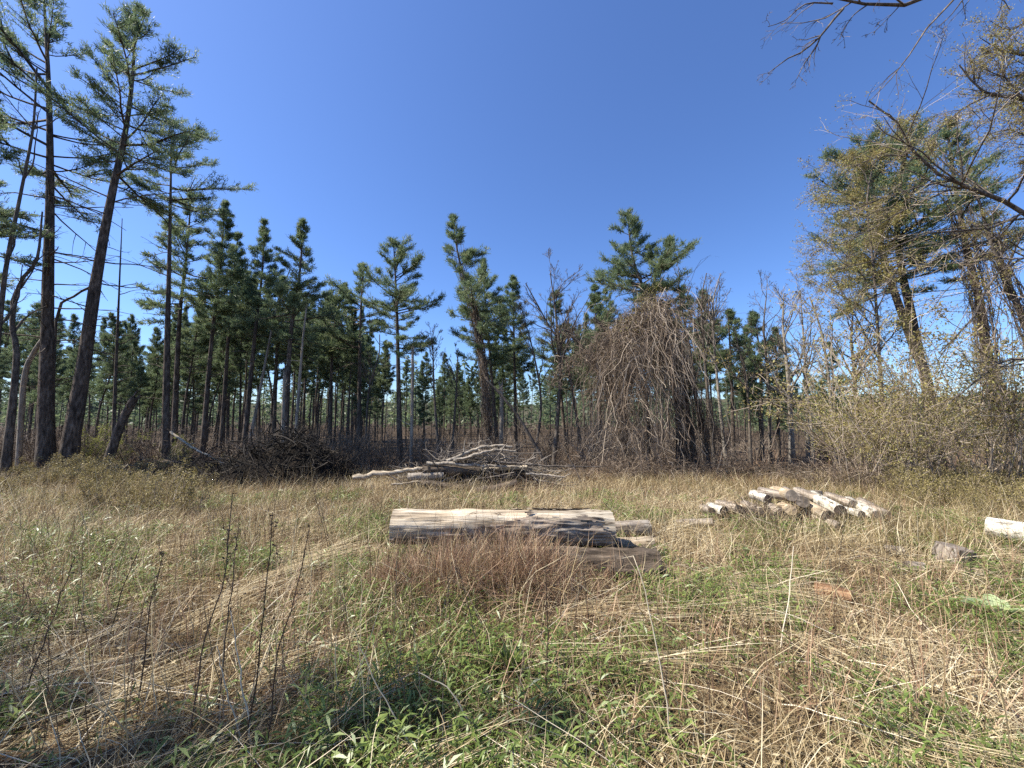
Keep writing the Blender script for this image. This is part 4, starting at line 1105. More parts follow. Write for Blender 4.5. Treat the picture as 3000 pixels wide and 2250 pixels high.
# right foreground pieces
log('bright white peeling log at the right border', W(2895, 1545, 4.9), W(3380, 1625, 3.95), .125, .125, 'birch_log', 'end_dark', 'white_log', 'log', seed=71, ridge=0.003, na=50, nr=30)
log('dark log beneath the white peeling log', W(2855, 1605, 4.8), W(3300, 1680, 3.9), .10, .10, 'dark_log_bark', 'end_dark', 'dark_log', 'log', seed=72, ridge=0.008)
b_ = G(2785, 1655)
log('grey weathered stump with a slanted top beside the white log', b_ + np.array([-.01, 0, -.08]), b_ + np.array([.03, -.02, .19]), .15, .14, 'grey_log', 'end_grey', 'stump', 'stump', seed=73, ridge=0.014, amp=0.08)
log('orange rotten log with a black end in the near grass', G(2388, 1740) + np.array([0, 0, .035]), G(2496, 1765) + np.array([0, 0, .04]), .068, .06, 'orange_log', 'end_dark', 'rotten_log', 'log', seed=74, ridge=0.006)
log('tan split wood chunk in the grass before the weathered stump', G(2812, 1690) + np.array([0, .05, .04]), G(2885, 1700) + np.array([0, 0, .04]), .06, .05, 'tan_log', 'end_tan', 'wood_chunk', 'wood', seed=75, amp=0.2)
log('grey rotten chunk half hidden in grass left of the weathered stump', G(2590, 1620) + np.array([0, 0, .04]), G(2650, 1628) + np.array([0, 0, .04]), .05, .05, 'grey_log', 'end_dark', 'wood_chunk', 'wood', seed=76, amp=0.2)
log('grey rotten chunk before the weathered stump', G(2650, 1668) + np.array([0, 0, .03]), G(2710, 1676) + np.array([0, 0, .03]), .05, .05, 'grey_log', 'end_dark', 'wood_chunk', 'wood', seed=77, amp=0.2)

# ------------------------------------------------------------------ brush piles
def pole(label, pts, r, mat, seed, name='pole', cat='branch', group=None, r1=None, stubs=0):
    global rng
    rng = np.random.default_rng(seed + 600)
    path = resample([np.asarray(p, float) for p in pts], 16)
    path[1:-1] += rng.normal(size=(14, 3)) * r * 0.25
    base = path[0].copy(); g_ = Geo()
    trunk_tube(g_, path, r, r1 or r * 0.6, 8, 1.0, 0.15, seed)
    for e in (0, -1):                                   # closed ends
        g_.add(np.vstack([path[e] + 0 * path[e]]), q=None)
    if stubs:
        P, R, _ = spawn(path[None], np.full((1, 16), r * 0.8), stubs, .2, 1, (.5, 1), (.08, .25), 5, .15, .1, 0, .5)
        g_.tubes(P, R, 4)
        P, R, _ = spawn(P, R, 3, .2, 1, (.5, 1), (.3, .6), 4, .15, .1, 0, .6)
        g_.tubes(P, np.maximum(R, .003), 3)
    return tag(link(name, g_.mesh(name, M[mat], True, base), None, tuple(base)), label, cat, group)
dp = 9.7
log('thick dark log lying across the middle brush pile', W(1238, 1376, dp), W(1405, 1380, dp + .2), .115, .11, 'dark_log_bark', 'end_dark', 'brush_log', 'log', seed=80, ridge=0.01)
log('pale split log across the right half of the middle brush pile', W(1400, 1375, dp + .3), W(1545, 1368, dp + .1), .07, .05, 'log_wood', 'end_grey', 'brush_log', 'log', seed=81)
log('curved dark log at the foot of the middle brush pile', W(1395, 1440, dp - .6), W(1512, 1412, dp - .3), .10, .09, 'dark_log_bark', 'end_dark', 'brush_log', 'log', seed=82, bow=-.05, ridge=.008)
log('grey rotten log in the left part of the middle brush pile', W(1195, 1398, dp - .1), W(1300, 1392, dp), .10, .08, 'dead_wood', 'end_grey', 'brush_log', 'log', seed=83, amp=.15, ridge=.008)
log('low grey log under the left of the middle brush pile', W(1235, 1415, dp - .2), W(1360, 1430, dp - .3), .09, .08, 'dark_log_bark', 'end_dark', 'brush_log', 'log', seed=84, amp=.1, ridge=.008)
pole('long pale pole sticking out left of the middle brush pile', [W(1035, 1400, dp - .3), W(1110, 1388, dp - .2), W(1180, 1382, dp), W(1250, 1372, dp + .2)], .075, 'log_wood', 1)
pole('pale thin pole on top of the thick dark log', [W(1250, 1357, dp), W(1330, 1360, dp), W(1420, 1364, dp), W(1520, 1368, dp + .1)], .045, 'dead_wood', 2)
pole('arched pole forming the peak of the middle brush pile', [W(1310, 1352, dp + .2), W(1370, 1326, dp + .3), W(1430, 1307, dp + .3), W(1500, 1309, dp + .4)], .05, 'dead_wood', 3, stubs=5)
pole('grey pole just under the peak of the middle brush pile', [W(1330, 1350, dp), W(1400, 1330, dp), W(1450, 1318, dp + .2), W(1510, 1322, dp + .3)], .045, 'dead_wood', 4, stubs=4)
pole('thin long branch reaching right from the middle brush pile', [W(1450, 1352, dp), W(1560, 1362, dp), W(1660, 1366, dp), W(1760, 1368, dp + .2)], .026, 'dec_bark', 5, stubs=6)
pole('pale broken stick low left in the middle brush pile', [W(1145, 1420, dp - .5), W(1180, 1417, dp - .4), W(1225, 1410, dp - .3)], .03, 'log_wood', 6)
pole('pale splinter stick at the right foot of the middle brush pile', [W(1540, 1388, dp - .2), W(1600, 1392, dp - .2), W(1655, 1398, dp - .3)], .03, 'dead_wood', 7)
pole('pale fallen birch branch curving down behind the dark brush heap', [W(500, 1265, 13.6), W(545, 1300, 13.4), (W(600, 1330, 13.0)), W(660, 1362, 12.6)], .045, 'log_wood', 8, stubs=5)
pole('dark fallen trunk lying behind the leaning broken trunk', [G(250, 1405) + np.array([0, 0, .1]), G(305, 1390) + np.array([0, 0, .12]), W(380, 1362, 12.8)], .09, 'dead_wood', 9, cat='log', name='fallen_log')
pole('long dark fallen trunk running to the dark brush heap', [W(470, 1352, 13), W(560, 1362, 12.5), W(680, 1372, 11.8)], .10, 'dark_log_bark', 10, cat='log', name='fallen_log')
pole('pale thin fallen pole on the ground before the tall left pines', [G(60, 1412) + np.array([0, 0, .05]), G(200, 1420) + np.array([0, 0, .04]), G(290, 1424) + np.array([0, 0, .04])], .03, 'log_wood', 11, name='fallen_pole')
pole('pale bent stick left of the tall left pines', [G(5, 1455) + np.array([0, 0, .05]), G(60, 1428) + np.array([0, 0, .08]), W(105, 1395, 11)], .03, 'dead_wood', 12, name='fallen_pole')
pole('thin pale fallen pole right of the short leaning trunk', [G(240, 1430) + np.array([0, 0, .04]), G(320, 1428) + np.array([0, 0, .05]), G(400, 1424) + np.array([0, 0, .04])], .024, 'dead_wood', 13, name='fallen_pole')

def stick_heap(name, label, cat, cx, d, hw, h, n, mat, seed, rad=(.006, .02), Ls=(.5, 1.8), tilt=.35, depth=1.2, core=None):
    global rng
    rng = np.random.default_rng(seed)
    b = base_at(cx, d); wm = pxm(hw, d)
    o = thing(name, label, cat, b)
    u = rng.uniform(-1, 1, n); v = rng.uniform(-1, 1, n)
    top = h * np.clip(1 - np.abs(u) ** 1.7, 0, 1) * np.clip(1 - v ** 2, 0, 1) * (0.7 + 0.5 * vnoise(u * 5, v * 2, 0, seed))
    x = b[0] + u * wm; y = d + v * depth
    z = terr(x, y) + top * rng.random(n) ** 0.4 + .02
    az = rng.normal(0, .95, n) + np.where(rng.random(n) < .5, 0, math.pi)
    el = rng.normal(0, tilt, n)
    dd = np.stack([np.cos(az) * np.cos(el), np.sin(az) * np.cos(el), np.sin(el)], -1)
    L = rng.uniform(Ls[0], Ls[1], n)
    P, R = grow(np.stack([x, y, z], -1) - dd * L[:, None] * .5, dd, L, 7, .14, -.1, rad[0] + (rad[1] - rad[0]) * rng.random(n) ** 2.2, .35)
    P[:, :, 2] = np.maximum(P[:, :, 2], terr(P[:, :, 0], P[:, :, 1]) + .01)
    g_ = Geo(); g_.tubes(P, R, 3)
    P2, R2, _ = spawn(P, R, 3, .2, 1, (.4, 1), (.2, .45), 5, .16, 0, 0, .6)
    g_.hairs(P2, np.maximum(R2, .004))
    link('sticks', g_.mesh('sticks', M[mat], False, b), o)['kind'] = 'stuff'
    if core:  # added core, painted black so the heap looks dark and opaque inside
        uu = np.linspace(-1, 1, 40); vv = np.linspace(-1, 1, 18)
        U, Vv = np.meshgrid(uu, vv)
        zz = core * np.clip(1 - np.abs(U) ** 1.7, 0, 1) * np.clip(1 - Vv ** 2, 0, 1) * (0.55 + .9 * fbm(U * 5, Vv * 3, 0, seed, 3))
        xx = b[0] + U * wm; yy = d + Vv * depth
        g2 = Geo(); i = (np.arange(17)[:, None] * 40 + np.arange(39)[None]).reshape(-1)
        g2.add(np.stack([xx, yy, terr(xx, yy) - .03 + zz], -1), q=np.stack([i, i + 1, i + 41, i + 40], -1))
        link('dark_core', g2.mesh('dark_core', M['soil'], False, b), o)
    return o
stick_heap('brush_pile', 'broad pile of grey sticks and logs in the middle of the clearing', 'brush pile', 1420, dp + .75, 215, 1.0, 520, 'brush', 61, rad=(.005, .022), Ls=(.5, 2.0), tilt=.33, depth=.95, core=.68)
stick_heap('brush_heap', 'dark heap of roots and brush with shade in its colour below the dense stand', 'brush pile', 835, 10.6, 185, 1.75, 950, 'shade_brush', 62, rad=(.006, .026), Ls=(.35, 1.2), tilt=.75, core=1.05)
stick_heap('brush_heap', 'lower tangle of shade darkened brush running left from the dark heap', 'brush pile', 600, 11.2, 150, .75, 300, 'shade_brush', 63, rad=(.006, .02), core=.55)
stick_heap('root_wad', 'splintered pale root wad at the foot of the bare trunked pine', 'stump', 425, 12.3, 50, .42, 90, 'brush', 64, rad=(.01, .03), Ls=(.3, .8), tilt=.9, depth=.5, core=.3)
stick_heap('brush_heap', 'scattered pale sticks before the tall left pines', 'brush pile', 260, 11.4, 190, .12, 160, 'brush', 65, rad=(.004, .014), depth=1.0)
stick_heap('brush_heap', 'dry vine scraps hanging over the left part of the firewood pile', 'brush pile', 2215, 5.75, 60, .34, 110, 'vine', 66, rad=(.003, .006), Ls=(.2, .7), tilt=.9, depth=.4)

#SECTION meadow
# ------------------------------------------------------------------ meadow
def scatter(n, ymin, ymax, fall=1.4, xk=1.42, xpad=0.6):
    """positions thinning out with distance"""
    out = []
    tot = 0
    while tot < n:
        y = rng.uniform(ymin, ymax, n * 3); x = rng.uniform(-1, 1, n * 3) * (xk * ymax + xpad)
        ok = np.abs(x) < xk * y + xpad
        ok &= rng.random(n * 3) < (1 / (1 + (y / 2.6) ** fall)) / (1 / (1 + (ymin / 2.6) ** fall))
        p = np.stack([x, y], -1)[ok]; out.append(p); tot += len(p)
    return np.concatenate(out)[:n]

def ell(x, y, c, rx, ry):
    return np.exp(-(((x - c[0]) / rx) ** 2 + ((y - c[1]) / ry) ** 2))
spots = {k: G(*v)[:2] for k, v in dict(path=(2420, 1900), path2=(2350, 2150), lefts=(220, 1950), mid=(1250, 1760), g1=(2150, 1780), g2=(2200, 2050), g3=(2900, 2100), g4=(1500, 2000), g5=(950, 1950), g6=(2700, 1850), l2=(300, 2200), l3=(1000, 2150), br=(1350, 1640), rb=(2350, 1610)).items()}
def greenness(x, y):
    g_ = (fbm(x * 1.5, y * 1.5, 0, 77, 3) - .5) * 2.5 + 0.42
    g_ = g_ + 0.16 * np.clip((4.2 - y) / 2.5, 0, 1) - 0.2 * np.clip((y - 4.8) / 2, 0, 1)
    for k, r, a in (('path', .55, -.7), ('path2', .5, -.6), ('lefts', .7, -.55), ('g1', .8, .35), ('g2', .6, .45), ('g3', .6, .35), ('g4', .6, .25), ('g5', .6, .25), ('g6', .6, .25), ('l2', .7, .3), ('l3', .6, .3), ('br', .6, -.3), ('rb', .5, -.3)):
        c = spots[k]; g_ = g_ + a * ell(x, y, c, r * 1.2, r)
    return np.clip(g_, 0, 1)

def blades(gm, xy, L, wid, lean, K=4, bendk=0.6, az=None, azsd=9.0, rnd=None, zoff=0.0, jitter=.08):
    n = len(xy)
    z = terr(xy[:, 0], xy[:, 1]) + zoff
    a = rng.uniform(0, 6.283, n) if az is None else az + rng.normal(size=n) * azsd
    el = np.pi / 2 - np.clip(lean, 0, 1.5)
    d = np.stack([np.cos(a) * np.cos(el), np.sin(a) * np.cos(el), np.sin(el)], -1)
    P, _ = grow(np.concatenate([xy, z[:, None]], 1), d, L, K, jitter, -bendk)
    P[:, 1:, 2] = np.maximum(P[:, 1:, 2], terr(P[:, 1:, 0], P[:, 1:, 1]) + 0.004 + rng.random((n, 1)) * 0.02)
    side = nrm(np.stack([-np.sin(a) + rng.normal(size=n) * .5, np.cos(a) + rng.normal(size=n) * .5, rng.normal(size=n) * .3], -1))
    Wd = np.asarray(wid)[:, None] * np.concatenate([np.linspace(1, .75, K - 1), [0.12]])[None]
    gm.blades(P, Wd, side, rnd)

rng = np.random.default_rng(99)
# matted dead straw
gm = Geo()
xy = scatter(128000, 1.0, 13.5)
gr = greenness(xy[:, 0], xy[:, 1])
xy = xy[rng.random(len(xy)) > gr * 0.5]
y = xy[:, 1]; n = len(xy)
lod = np.clip(y / 4.0, .7, 2.2)
flow = fbm(xy[:, 0] * .5, xy[:, 1] * .5, 0, 55, 2) * 6 - 3.4
tone = np.clip(rng.normal(.41, .27, n) + 1.3 * (fbm(xy[:, 0] * .8, xy[:, 1] * .8, 0, 66, 3) - .5), 0, 1)
blades(gm, xy, rng.uniform(.07, .34, n) * (0.8 + .3 * lod), 0.0034 * lod * rng.uniform(.45, 2.0, n), rng.uniform(.35, 1.5, n), 3, .5, flow, 1.2, rnd=tone)
# long curved blades on top
xy = scatter(18000, 1.0, 11.0, 1.0); n = len(xy)
blades(gm, xy, rng.uniform(.2, .6, n), rng.uniform(.0025, .006, n) * np.clip(xy[:, 1] / 4, .8, 1.6), rng.uniform(.5, 1.45, n), 5, .8, None, jitter=.12, rnd=np.clip(rng.normal(.75, .2, n), 0, 1))
tag(link('dead_grass', gm.mesh('dead_grass', M['straw'])), 'matted pale dead grass covering the meadow', 'grass', kind='stuff')

# finer upright straw in the middle distance
gm = Geo()
xy = scatter(60000, 4.2, 13.0, 0.6)
n = len(xy)
pn = fbm(xy[:, 0] * .7, xy[:, 1] * .7, 0, 15, 2)
pn = fbm(xy[:, 0] * .9, xy[:, 1] * .9, 0, 15, 3)
kp = rng.random(n) < np.clip(pn * 3.2 - 1.15, .04, 1)
xy = xy[kp]; pn = pn[kp]; n = len(xy)
blades(gm, xy, rng.uniform(.1, .5, n) * (.35 + 1.2 * pn), rng.uniform(.003, .008, n), np.abs(rng.normal(.1, .6, n)), 3, .6, jitter=.14)
tag(link('standing_straw', gm.mesh('standing_straw', M['straw'])), 'thin upright straw in the middle of the meadow', 'grass', kind='stuff')

# reddish dead weed stems
gm = Geo()
xy = scatter(26000, 2.0, 12.5, 0.8)
n = len(xy)
pn = fbm(xy[:, 0] * .6 + 9, xy[:, 1] * .6, 0, 25, 2)
xy = xy[rng.random(n) < np.clip(pn * 2.4 - .75, .03, 1)]; n = len(xy)
blades(gm, xy, rng.uniform(.15, .5, n), rng.uniform(.003, .007, n), np.abs(rng.normal(0, .45, n)), 3, .3)
# the clump that hides the foot of the log stack
c0 = np.array([W(1130, 1650, 3.75)[0], 3.55]); c1 = np.array([W(1800, 1650, 3.75)[0], 3.60])
n = 8000
u = np.clip(rng.beta(1.4, 1.7, n), 0, 1)
xy = c0 + (c1 - c0) * u[:, None] + np.stack([rng.normal(0, .14, n), rng.normal(0, .15, n)], -1)
hgt = np.interp(u, [0, .15, .4, .6, .8, 1], [.28, .46, .62, .50, .34, .2])
hgt = hgt * (.55 + .8 * vnoise(xy[:, 0] * 5, xy[:, 1] * 5, 0, 12))
blades(gm, xy, hgt * rng.uniform(.35, 1.15, n), rng.uniform(.002, .0055, n), np.abs(rng.normal(0, .6, n)), 5, .6, jitter=.2)
gx_ = Geo()
k_ = rng.random(n) < .28
blades(gx_, xy[k_] + rng.normal(size=(k_.sum(), 2)) * .15, (hgt[k_] * rng.uniform(.5, 1.2, k_.sum())), rng.uniform(.0025, .006, k_.sum()), np.abs(rng.normal(0, .7, k_.sum())), 5, .7, jitter=.18)
tag(link('straw_clump', gx_.mesh('straw_clump', M['straw'])), 'pale straw caught among the red weeds before the saw logs', 'grass', kind='stuff')
tag(link('dead_weeds', gm.mesh('dead_weeds', M['redstraw'])), 'reddish brown dead weeds in clumps around the logs', 'weeds', kind='stuff')

# olive field grass on the right and far rim
gm = Geo()
n = 60000
xy = np.stack([rng.uniform(1.0, 16, n), rng.uniform(4.4, 12.5, n)], -1)
wgt = np.clip((xy[:, 0] / xy[:, 1] - .55) * 2.0, 0, 1) * (xy[:, 0] < 1.5 * xy[:, 1] + .5) * np.clip(fbm(xy[:, 0] * .6, xy[:, 1] * .6, 0, 35, 2) * 2 - .4, .1, 1)
wgt = np.maximum(wgt, .8 * ell(xy[:, 0], xy[:, 1], base_at(2050, 9.5)[:2], 1.5, .7))
xy = xy[rng.random(n) < wgt]; n = len(xy)
blades(gm, xy, rng.uniform(.15, .5, n), rng.uniform(.004, .009, n), np.abs(rng.normal(.45, .35, n)), 3, .4, np.pi * .9, .7)
n = 14000
xy = np.stack([rng.uniform(-16, -1, n), rng.uniform(6.5, 13, n)], -1)
xy = xy[(np.abs(xy[:, 0]) < 1.45 * xy[:, 1]) & (rng.random(n) < np.clip(fbm(xy[:, 0] * .6, xy[:, 1] * .6, 0, 45, 2) * 2 - .6, .05, 1))]; n = len(xy)
blades(gm, xy, rng.uniform(.12, .4, n), rng.uniform(.004, .009, n), np.abs(rng.normal(.3, .35, n)), 4, .4)
tag(link('field_grass', gm.mesh('field_grass', M['olive'])), 'olive yellow field grass towards the thicket', 'grass', kind='stuff')

# green leafy shoots: stem with lance leaves
gm = Geo()
xy = scatter(21500, 1.0, 8.5, 1.5)
gr = greenness(xy[:, 0], xy[:, 1])
keep = rng.random(len(xy)) < gr ** 1.4 * 1.25
xy = xy[keep]; gr = gr[keep]
n = len(xy)
h = rng.uniform(.05, .17, n) * (.6 + .7 * gr)
z = terr(xy[:, 0], xy[:, 1])
a = rng.random(n) * 6.28; ln = rng.uniform(0, .45, n)
d = nrm(np.stack([np.cos(a) * ln, np.sin(a) * ln, np.ones(n)], -1))
SP, SR = grow(np.concatenate([xy, z[:, None]], 1), d, h, 4, .1, 0, np.full(n, .0015), .5)
gm.ribbons(SP, SR * 2, nrm(rng.normal(size=(n, 3))), rng.random(n) * .4)
nl = 7
idx = np.repeat(np.arange(n), nl)
t = np.tile(np.linspace(.2, 1, nl), n)
p, T = interp_path(SP[idx], t)
aa = np.tile(np.arange(nl) * 2.4, n) + np.repeat(rng.random(n) * 6.28, nl)
dd = nrm(np.stack([np.cos(aa), np.sin(aa), rng.uniform(.25, 1.0, len(aa))], -1))
LL = rng.uniform(.025, .07, len(aa)) * (.7 + .6 * np.repeat(np.clip(xy[:, 1] / 5, .6, 1.5), nl))
leaf_quads(gm, p, dd, LL * 1.35, .15, np.clip(np.repeat(rng.random(n) * .6 + .2, nl) + rng.normal(size=len(aa)) * .12, 0, 1), droop=.25)
# true grass blades mixed in
xy = scatter(60000, 1.0, 9.0, 1.4)
gr = greenness(xy[:, 0], xy[:, 1])
xy = xy[rng.random(len(xy)) < gr ** 1.2]; n = len(xy)
blades(gm, xy, rng.uniform(.05, .19, n), rng.uniform(.0025, .006, n) * np.clip(xy[:, 1] / 3.5, .8, 1.6), np.abs(rng.normal(0, .5, n)), 4, .7)
tag(link('green_weeds', gm.mesh('green_weeds', M['green'])), 'fresh green leafy weeds growing through the dead grass', 'weeds', kind='stuff')

# long bleached stems lying over everything, and thin dark ones
gm = Geo()
xy = scatter(1300, 1.3, 8.0, 1.1); n = len(xy)
flow = np.where(xy[:, 0] > 0.2, -.45, .75) + np.where(rng.random(n) < .5, 0, np.pi)
blades(gm, xy, rng.uniform(.2, .8, n), rng.uniform(.0025, .005, n), rng.uniform(1.05, 1.5, n), 6, .3, flow, .5, zoff=.03, jitter=.07)
# bundles of flattened straw
nb, per = 190, 26
cxy = np.repeat(scatter(nb, 1.3, 8.0, 1.0), per, 0)
ba = np.repeat(rng.normal(size=nb) * .35, per)
n = len(cxy)
dirn = np.where(cxy[:, 0] > -.3, -.5, .7) + ba
off = rng.normal(size=n) * .07
xy = cxy + np.stack([-np.sin(dirn) * off, np.cos(dirn) * off], -1) + rng.normal(size=(n, 2)) * .05
gs_ = Geo()
blades(gs_, xy, rng.uniform(.25, .85, n), rng.uniform(.0025, .005, n), rng.uniform(1.25, 1.5, n), 5, .15, dirn, .12, zoff=.05, jitter=.04, rnd=np.clip(rng.normal(.72, .22, n), 0, 1))
tag(link('flattened_straw', gs_.mesh('flattened_straw', M['straw'])), 'flattened bundles of pale straw across the weeds', 'grass', kind='stuff')
tag(link('lying_stems', gm.mesh('lying_stems', M['stalk_pale'])), 'bleached dead stems lying across the weeds', 'stems', kind='stuff')
gm = Geo()
xy = scatter(1500, 1.9, 9.0, .9); n = len(xy)
xy = xy[(rng.random(n) < np.where(xy[:, 0] < -.3, .9, .25))]; n = len(xy)
a = rng.random(n) * 6.28; ln = np.abs(rng.normal(0, .25, n))
P, R = grow(np.concatenate([xy, terr(xy[:, 0], xy[:, 1])[:, None]], 1), nrm(np.stack([np.cos(a) * ln, np.sin(a) * ln, np.ones(n)], -1)), rng.uniform(.25, .75, n), 7, .05, -.05, np.full(n, .0024), .4)
gm.tubes(P, R, 3)
P2, R2, _ = spawn(P, R, 5, .5, 1, (.4, .9), (.1, .25), 4, .1, .2, 0, .7)
gm.hairs(P2, R2)
tag(link('upright_stems', gm.mesh('upright_stems', M['stalk_dark'])), 'thin dark dead stems standing in the meadow', 'stems', kind='stuff')

gm = Geo()
xy = scatter(8000, 1.7, 8.5, .9); n = len(xy)
pn = vnoise(xy[:, 0] * 1.1, xy[:, 1] * 1.1, 0, 71)
xy = xy[rng.random(n) < np.where(xy[:, 0] < -.4, .95, .28) * np.clip(pn * 1.7 - .3, .05, 1)]; n = len(xy)
blades(gm, xy, rng.uniform(.3, .85, n), rng.uniform(.003, .0055, n), np.abs(rng.normal(0, .5, n)), 6, .35, jitter=.07, rnd=np.clip(rng.normal(.4, .3, n), 0, 1))
tag(link('tall_straw', gm.mesh('tall_straw', M['straw'])), 'tall leaning dry stalks in the near meadow', 'stems', kind='stuff')

# wood chips and dead leaves on the bare patch
gm = Geo()
n = 1500
c = spots['path']
xy = np.stack([rng.normal(c[0], .5, n), rng.normal(c[1], .35, n)], -1)
p = np.concatenate([xy, (terr(xy[:, 0], xy[:, 1]) + .012 + rng.random(n) * .015)[:, None]], 1)
dd = nrm(np.stack([rng.normal(size=n), rng.normal(size=n), rng.normal(size=n) * .25], -1))
leaf_quads(gm, p, dd, rng.uniform(.012, .05, n), .5, droop=.01)
xy = scatter(16000, 1.2, 11, 1.2); n = len(xy)
p = np.concatenate([xy, (terr(xy[:, 0], xy[:, 1]) + .01 + rng.random(n) * .03)[:, None]], 1)
dd = nrm(np.stack([rng.normal(size=n), rng.normal(size=n), rng.normal(size=n) * .4], -1))
leaf_quads(gm, p, dd, rng.uniform(.015, .05, n), .6, droop=.01)
tag(link('leaf_litter', gm.mesh('leaf_litter', M['straw'])), 'dead leaves and wood chips on the soil', 'litter', kind='stuff')

# forest floor cover under the trees
gm = Geo()
n = 11000
xy = np.stack([rng.uniform(-34, 34, n), rng.uniform(11.5, 30, n)], -1)
xy = xy[np.abs(xy[:, 0]) < 1.45 * xy[:, 1]]; n = len(xy)
blades(gm, xy, rng.uniform(.2, .7, n), rng.uniform(.006, .016, n), np.abs(rng.normal(0, .5, n)), 3, .3)
tag(link('forest_floor_growth', gm.mesh('forest_floor_growth', M['redstraw'])), 'brown dead undergrowth on the forest floor', 'undergrowth', kind='stuff')

# single stalks that stand out
def stalk(label, pts, mat, r, lying=False, seeds=6, group=None, name='weed_stalk', h=0.06):
    base = G(*pts[0])
    path = [base]
    for q in pts[1:]:
        if lying:
            path.append(G(*q) + np.array([0, 0, h]))
        else:
            path.append(W(q[0], q[1], base[1] + .02 * len(path)))
    path = resample(path, 12); g_ = Geo()
    path[1:-1] += rng.normal(size=(10, 3)) * .003
    g_.tubes(path[None], (r * np.linspace(1, .45, 12))[None], 5)
    if seeds:
        P, R, _ = spawn(path[None], np.full((1, 12), r), seeds, .45, 1, (.35, .8), (.06, .16), 4, .08, .3, 0, .5)
        g_.tubes(P, R, 3)
        e = P[:, -1]
        leaf_quads(g_, np.repeat(e, 4, 0), nrm(rng.normal(size=(len(e) * 4, 3))), np.full(len(e) * 4, .012), .7)
    return tag(link(name, g_.mesh(name, M[mat], True, base), None, tuple(base)), label, 'stalk', group)
dark = [([(543, 2240), (604, 1861), (656, 1687), (681, 1446)], 'tallest dark upright weed stalk in the left foreground'),
 ([(712, 2235), (768, 1861), (783, 1687), (799, 1502)], 'dark weed stalk second from the tallest in the left foreground'),
 ([(778, 2245), (814, 1912), (870, 1733), (906, 1548)], 'dark weed stalk leaning right beside the crossed pale stalks'),
 ([(67, 2055), (154, 1810), (220, 1630)], 'dark weed stalk leaning right near the left border'),
 ([(317, 1886), (358, 1728), (410, 1605)], 'short dark leaning stalk in the left meadow'),
 ([(400, 2100), (440, 1784), (476, 1630)], 'dark stalk with a seed head in the left meadow'),
 ([(640, 2080), (668, 1800), (700, 1540)], 'thin dark stalk close to the tallest dark stalk'),
 ([(968, 1630), (917, 1425)], 'dark stalk leaning left in the middle meadow'),
 ([(974, 1632), (930, 1440)], 'dark stalk paired with the one leaning left in the middle meadow'),
 ([(1425, 2007), (1393, 1871), (1357, 1713), (1332, 1640)], 'dark stalk leaning left below the saw log stack'),
 ([(1599, 2034), (1605, 1871), (1599, 1672)], 'straight dark stalk right of the green leaf clump'),
 ([(1728, 1858), (1710, 1681)], 'short dark stalk below the right end of the saw log stack'),
 ([(1319, 1853), (1312, 1686)], 'short dark stalk below the left half of the saw log stack')]
for k, (pts, lb) in enumerate(dark):
    stalk(lb, pts, 'stalk_dark', .0040, group='dark upright weed stalks', seeds=9)
pale = [([(712, 2199), (661, 2014), (635, 1892)], 'pale stalk crossing at a steep slant in the left foreground', 0),
 ([(737, 2199), (702, 1953), (676, 1789)], 'longer pale stalk beside the crossing pale stalk', 0),
 ([(445, 1958), (492, 1851), (527, 1758)], 'short pale stalk leaning right in the left meadow', 0),
 ([(174, 2245), (358, 2060), (512, 1912)], 'long pale stalk slanting up across the left corner', 1),
 ([(4, 2040), (230, 2035), (461, 2060), (707, 2112)], 'long pale stalk lying level across the left foreground', 1),
 ([(154, 1758), (300, 1670), (440, 1590)], 'pale straight stalk lying in the left meadow', 1),
 ([(1230, 2240), (1136, 2061), (1054, 1898)], 'long pale stalk in the bottom middle leaning left', 0),
 ([(1380, 2111), (1542, 2115), (1723, 2133), (1823, 2179)], 'orange brown stalk lying level in the bottom middle', 1),
 ([(1972, 2188), (1940, 1984), (1895, 1758), (1854, 1622), (1823, 1636)], 'tall pale stalk with a hooked top in front of the saw logs', 0),
 ([(1402, 2197), (1325, 2029), (1253, 1984), (1226, 1970)], 'bent pale stalk in the bottom middle', 0),
 ([(1235, 1880), (1131, 1758)], 'thick bleached stalk lying left of the green leaf clump', 1),
 ([(2285, 1916), (2312, 1735), (2325, 1600)], 'upright pale stalk above the bare patch', 0),
 ([(2181, 1857), (2375, 1943), (2624, 2065)], 'long pale stalk lying across the bare patch', 1),
 ([(2497, 1772), (2710, 1889), (2995, 2070)], 'long pale stalk lying right of the bare patch', 1),
 ([(2253, 2052), (2452, 2147), (2786, 2244)], 'long pale stalk lying in the bottom right corner', 1),
 ([(1265, 1620), (1230, 1540), (1213, 1530)], 'white stalk standing before the bleached log', 0)]
for k, (pts, lb, ly) in enumerate(pale):
    stalk(lb, pts, 'stalk_pale' if 'orange' not in lb else 'redstraw', .0042, bool(ly), seeds=0, group='pale dead stalks')

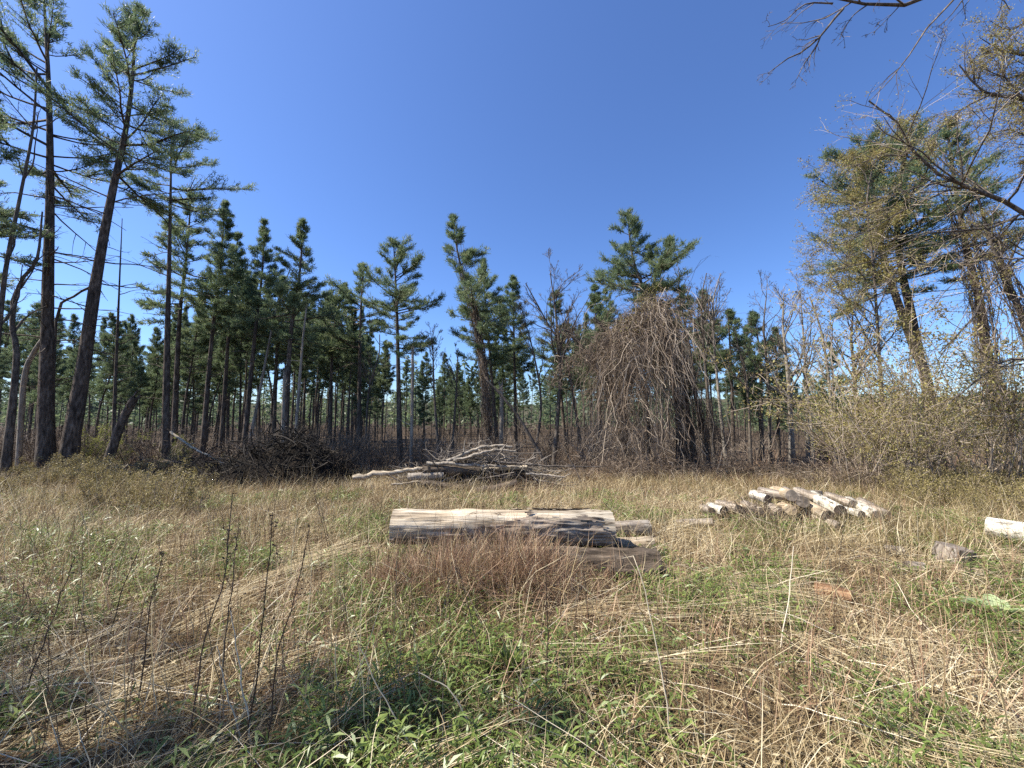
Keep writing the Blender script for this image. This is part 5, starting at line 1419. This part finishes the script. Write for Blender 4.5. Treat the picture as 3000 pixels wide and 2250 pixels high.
# broad leaved plants
def leaf_clump(name, label, cat, loc, nl, L, wr, mat, upright, seed):
    global rng
    rng = np.random.default_rng(seed)
    o = thing(name, label, cat, loc)
    for k in range(nl):
        a = k * 2.4 + rng.normal() * .2
        e = upright * rng.uniform(.75, 1.1)
        l = L * rng.uniform(.65, 1.1); K, S = 8, 5
        t = np.linspace(0, 1, K)
        rad = l * (t * math.cos(e) + .12 * t ** 2); hz = l * (t * math.sin(e) - (.25 if upright < 1 else .12) * t ** 2)
        wv = wr * l * np.sin(np.pi * np.clip(t * .93 + .05, 0, 1)) ** .75
        s_ = np.linspace(-1, 1, S)
        Pv = np.stack([(np.cos(a) * rad)[:, None] - np.sin(a) * wv[:, None] * s_ * .5,
                       (np.sin(a) * rad)[:, None] + np.cos(a) * wv[:, None] * s_ * .5,
                       hz[:, None] + (np.abs(s_) ** 1.5)[None] * wv[:, None] * .22 + rng.normal(size=(K, S)) * .002], -1)
        g_ = Geo(); i = (np.arange(K - 1)[:, None] * S + np.arange(S - 1)[None]).reshape(-1)
        g_.add(Pv.reshape(-1, 3), q=np.stack([i, i + 1, i + S + 1, i + S], -1), a=np.full(K * S, rng.random()))
        link('leaf', g_.mesh('leaf', M[mat], True), o)
leaf_clump('mullein_plant', 'pale felted rosette with broad leaves near the right border', 'plant', G(2920, 1812), 12, .24, .42, 'mullein', .85, 1)
leaf_clump('leaf_clump', 'dense dark green clump of strap leaves in the near grass', 'plant', G(1495, 1985), 26, .19, .16, 'green', 1.25, 2)
# look-alikes in one clump: say which by its place in the clump
seen = {}
for o in C.objects:
    if o.parent is None and o.get('label') and o.get('group'): seen.setdefault(o['label'], []).append(o)
WORD = ['first', 'second', 'third', 'fourth', 'fifth', 'sixth', 'seventh', 'eighth', 'ninth', 'tenth', 'eleventh', 'twelfth']
for lb, L in seen.items():
    if len(L) < 2: continue
    L.sort(key=lambda o: o.location.x / max(o.location.y, .1))
    for k, o in enumerate(L): o['label'] = lb + ', ' + WORD[min(k, 11)] + ' from the left'
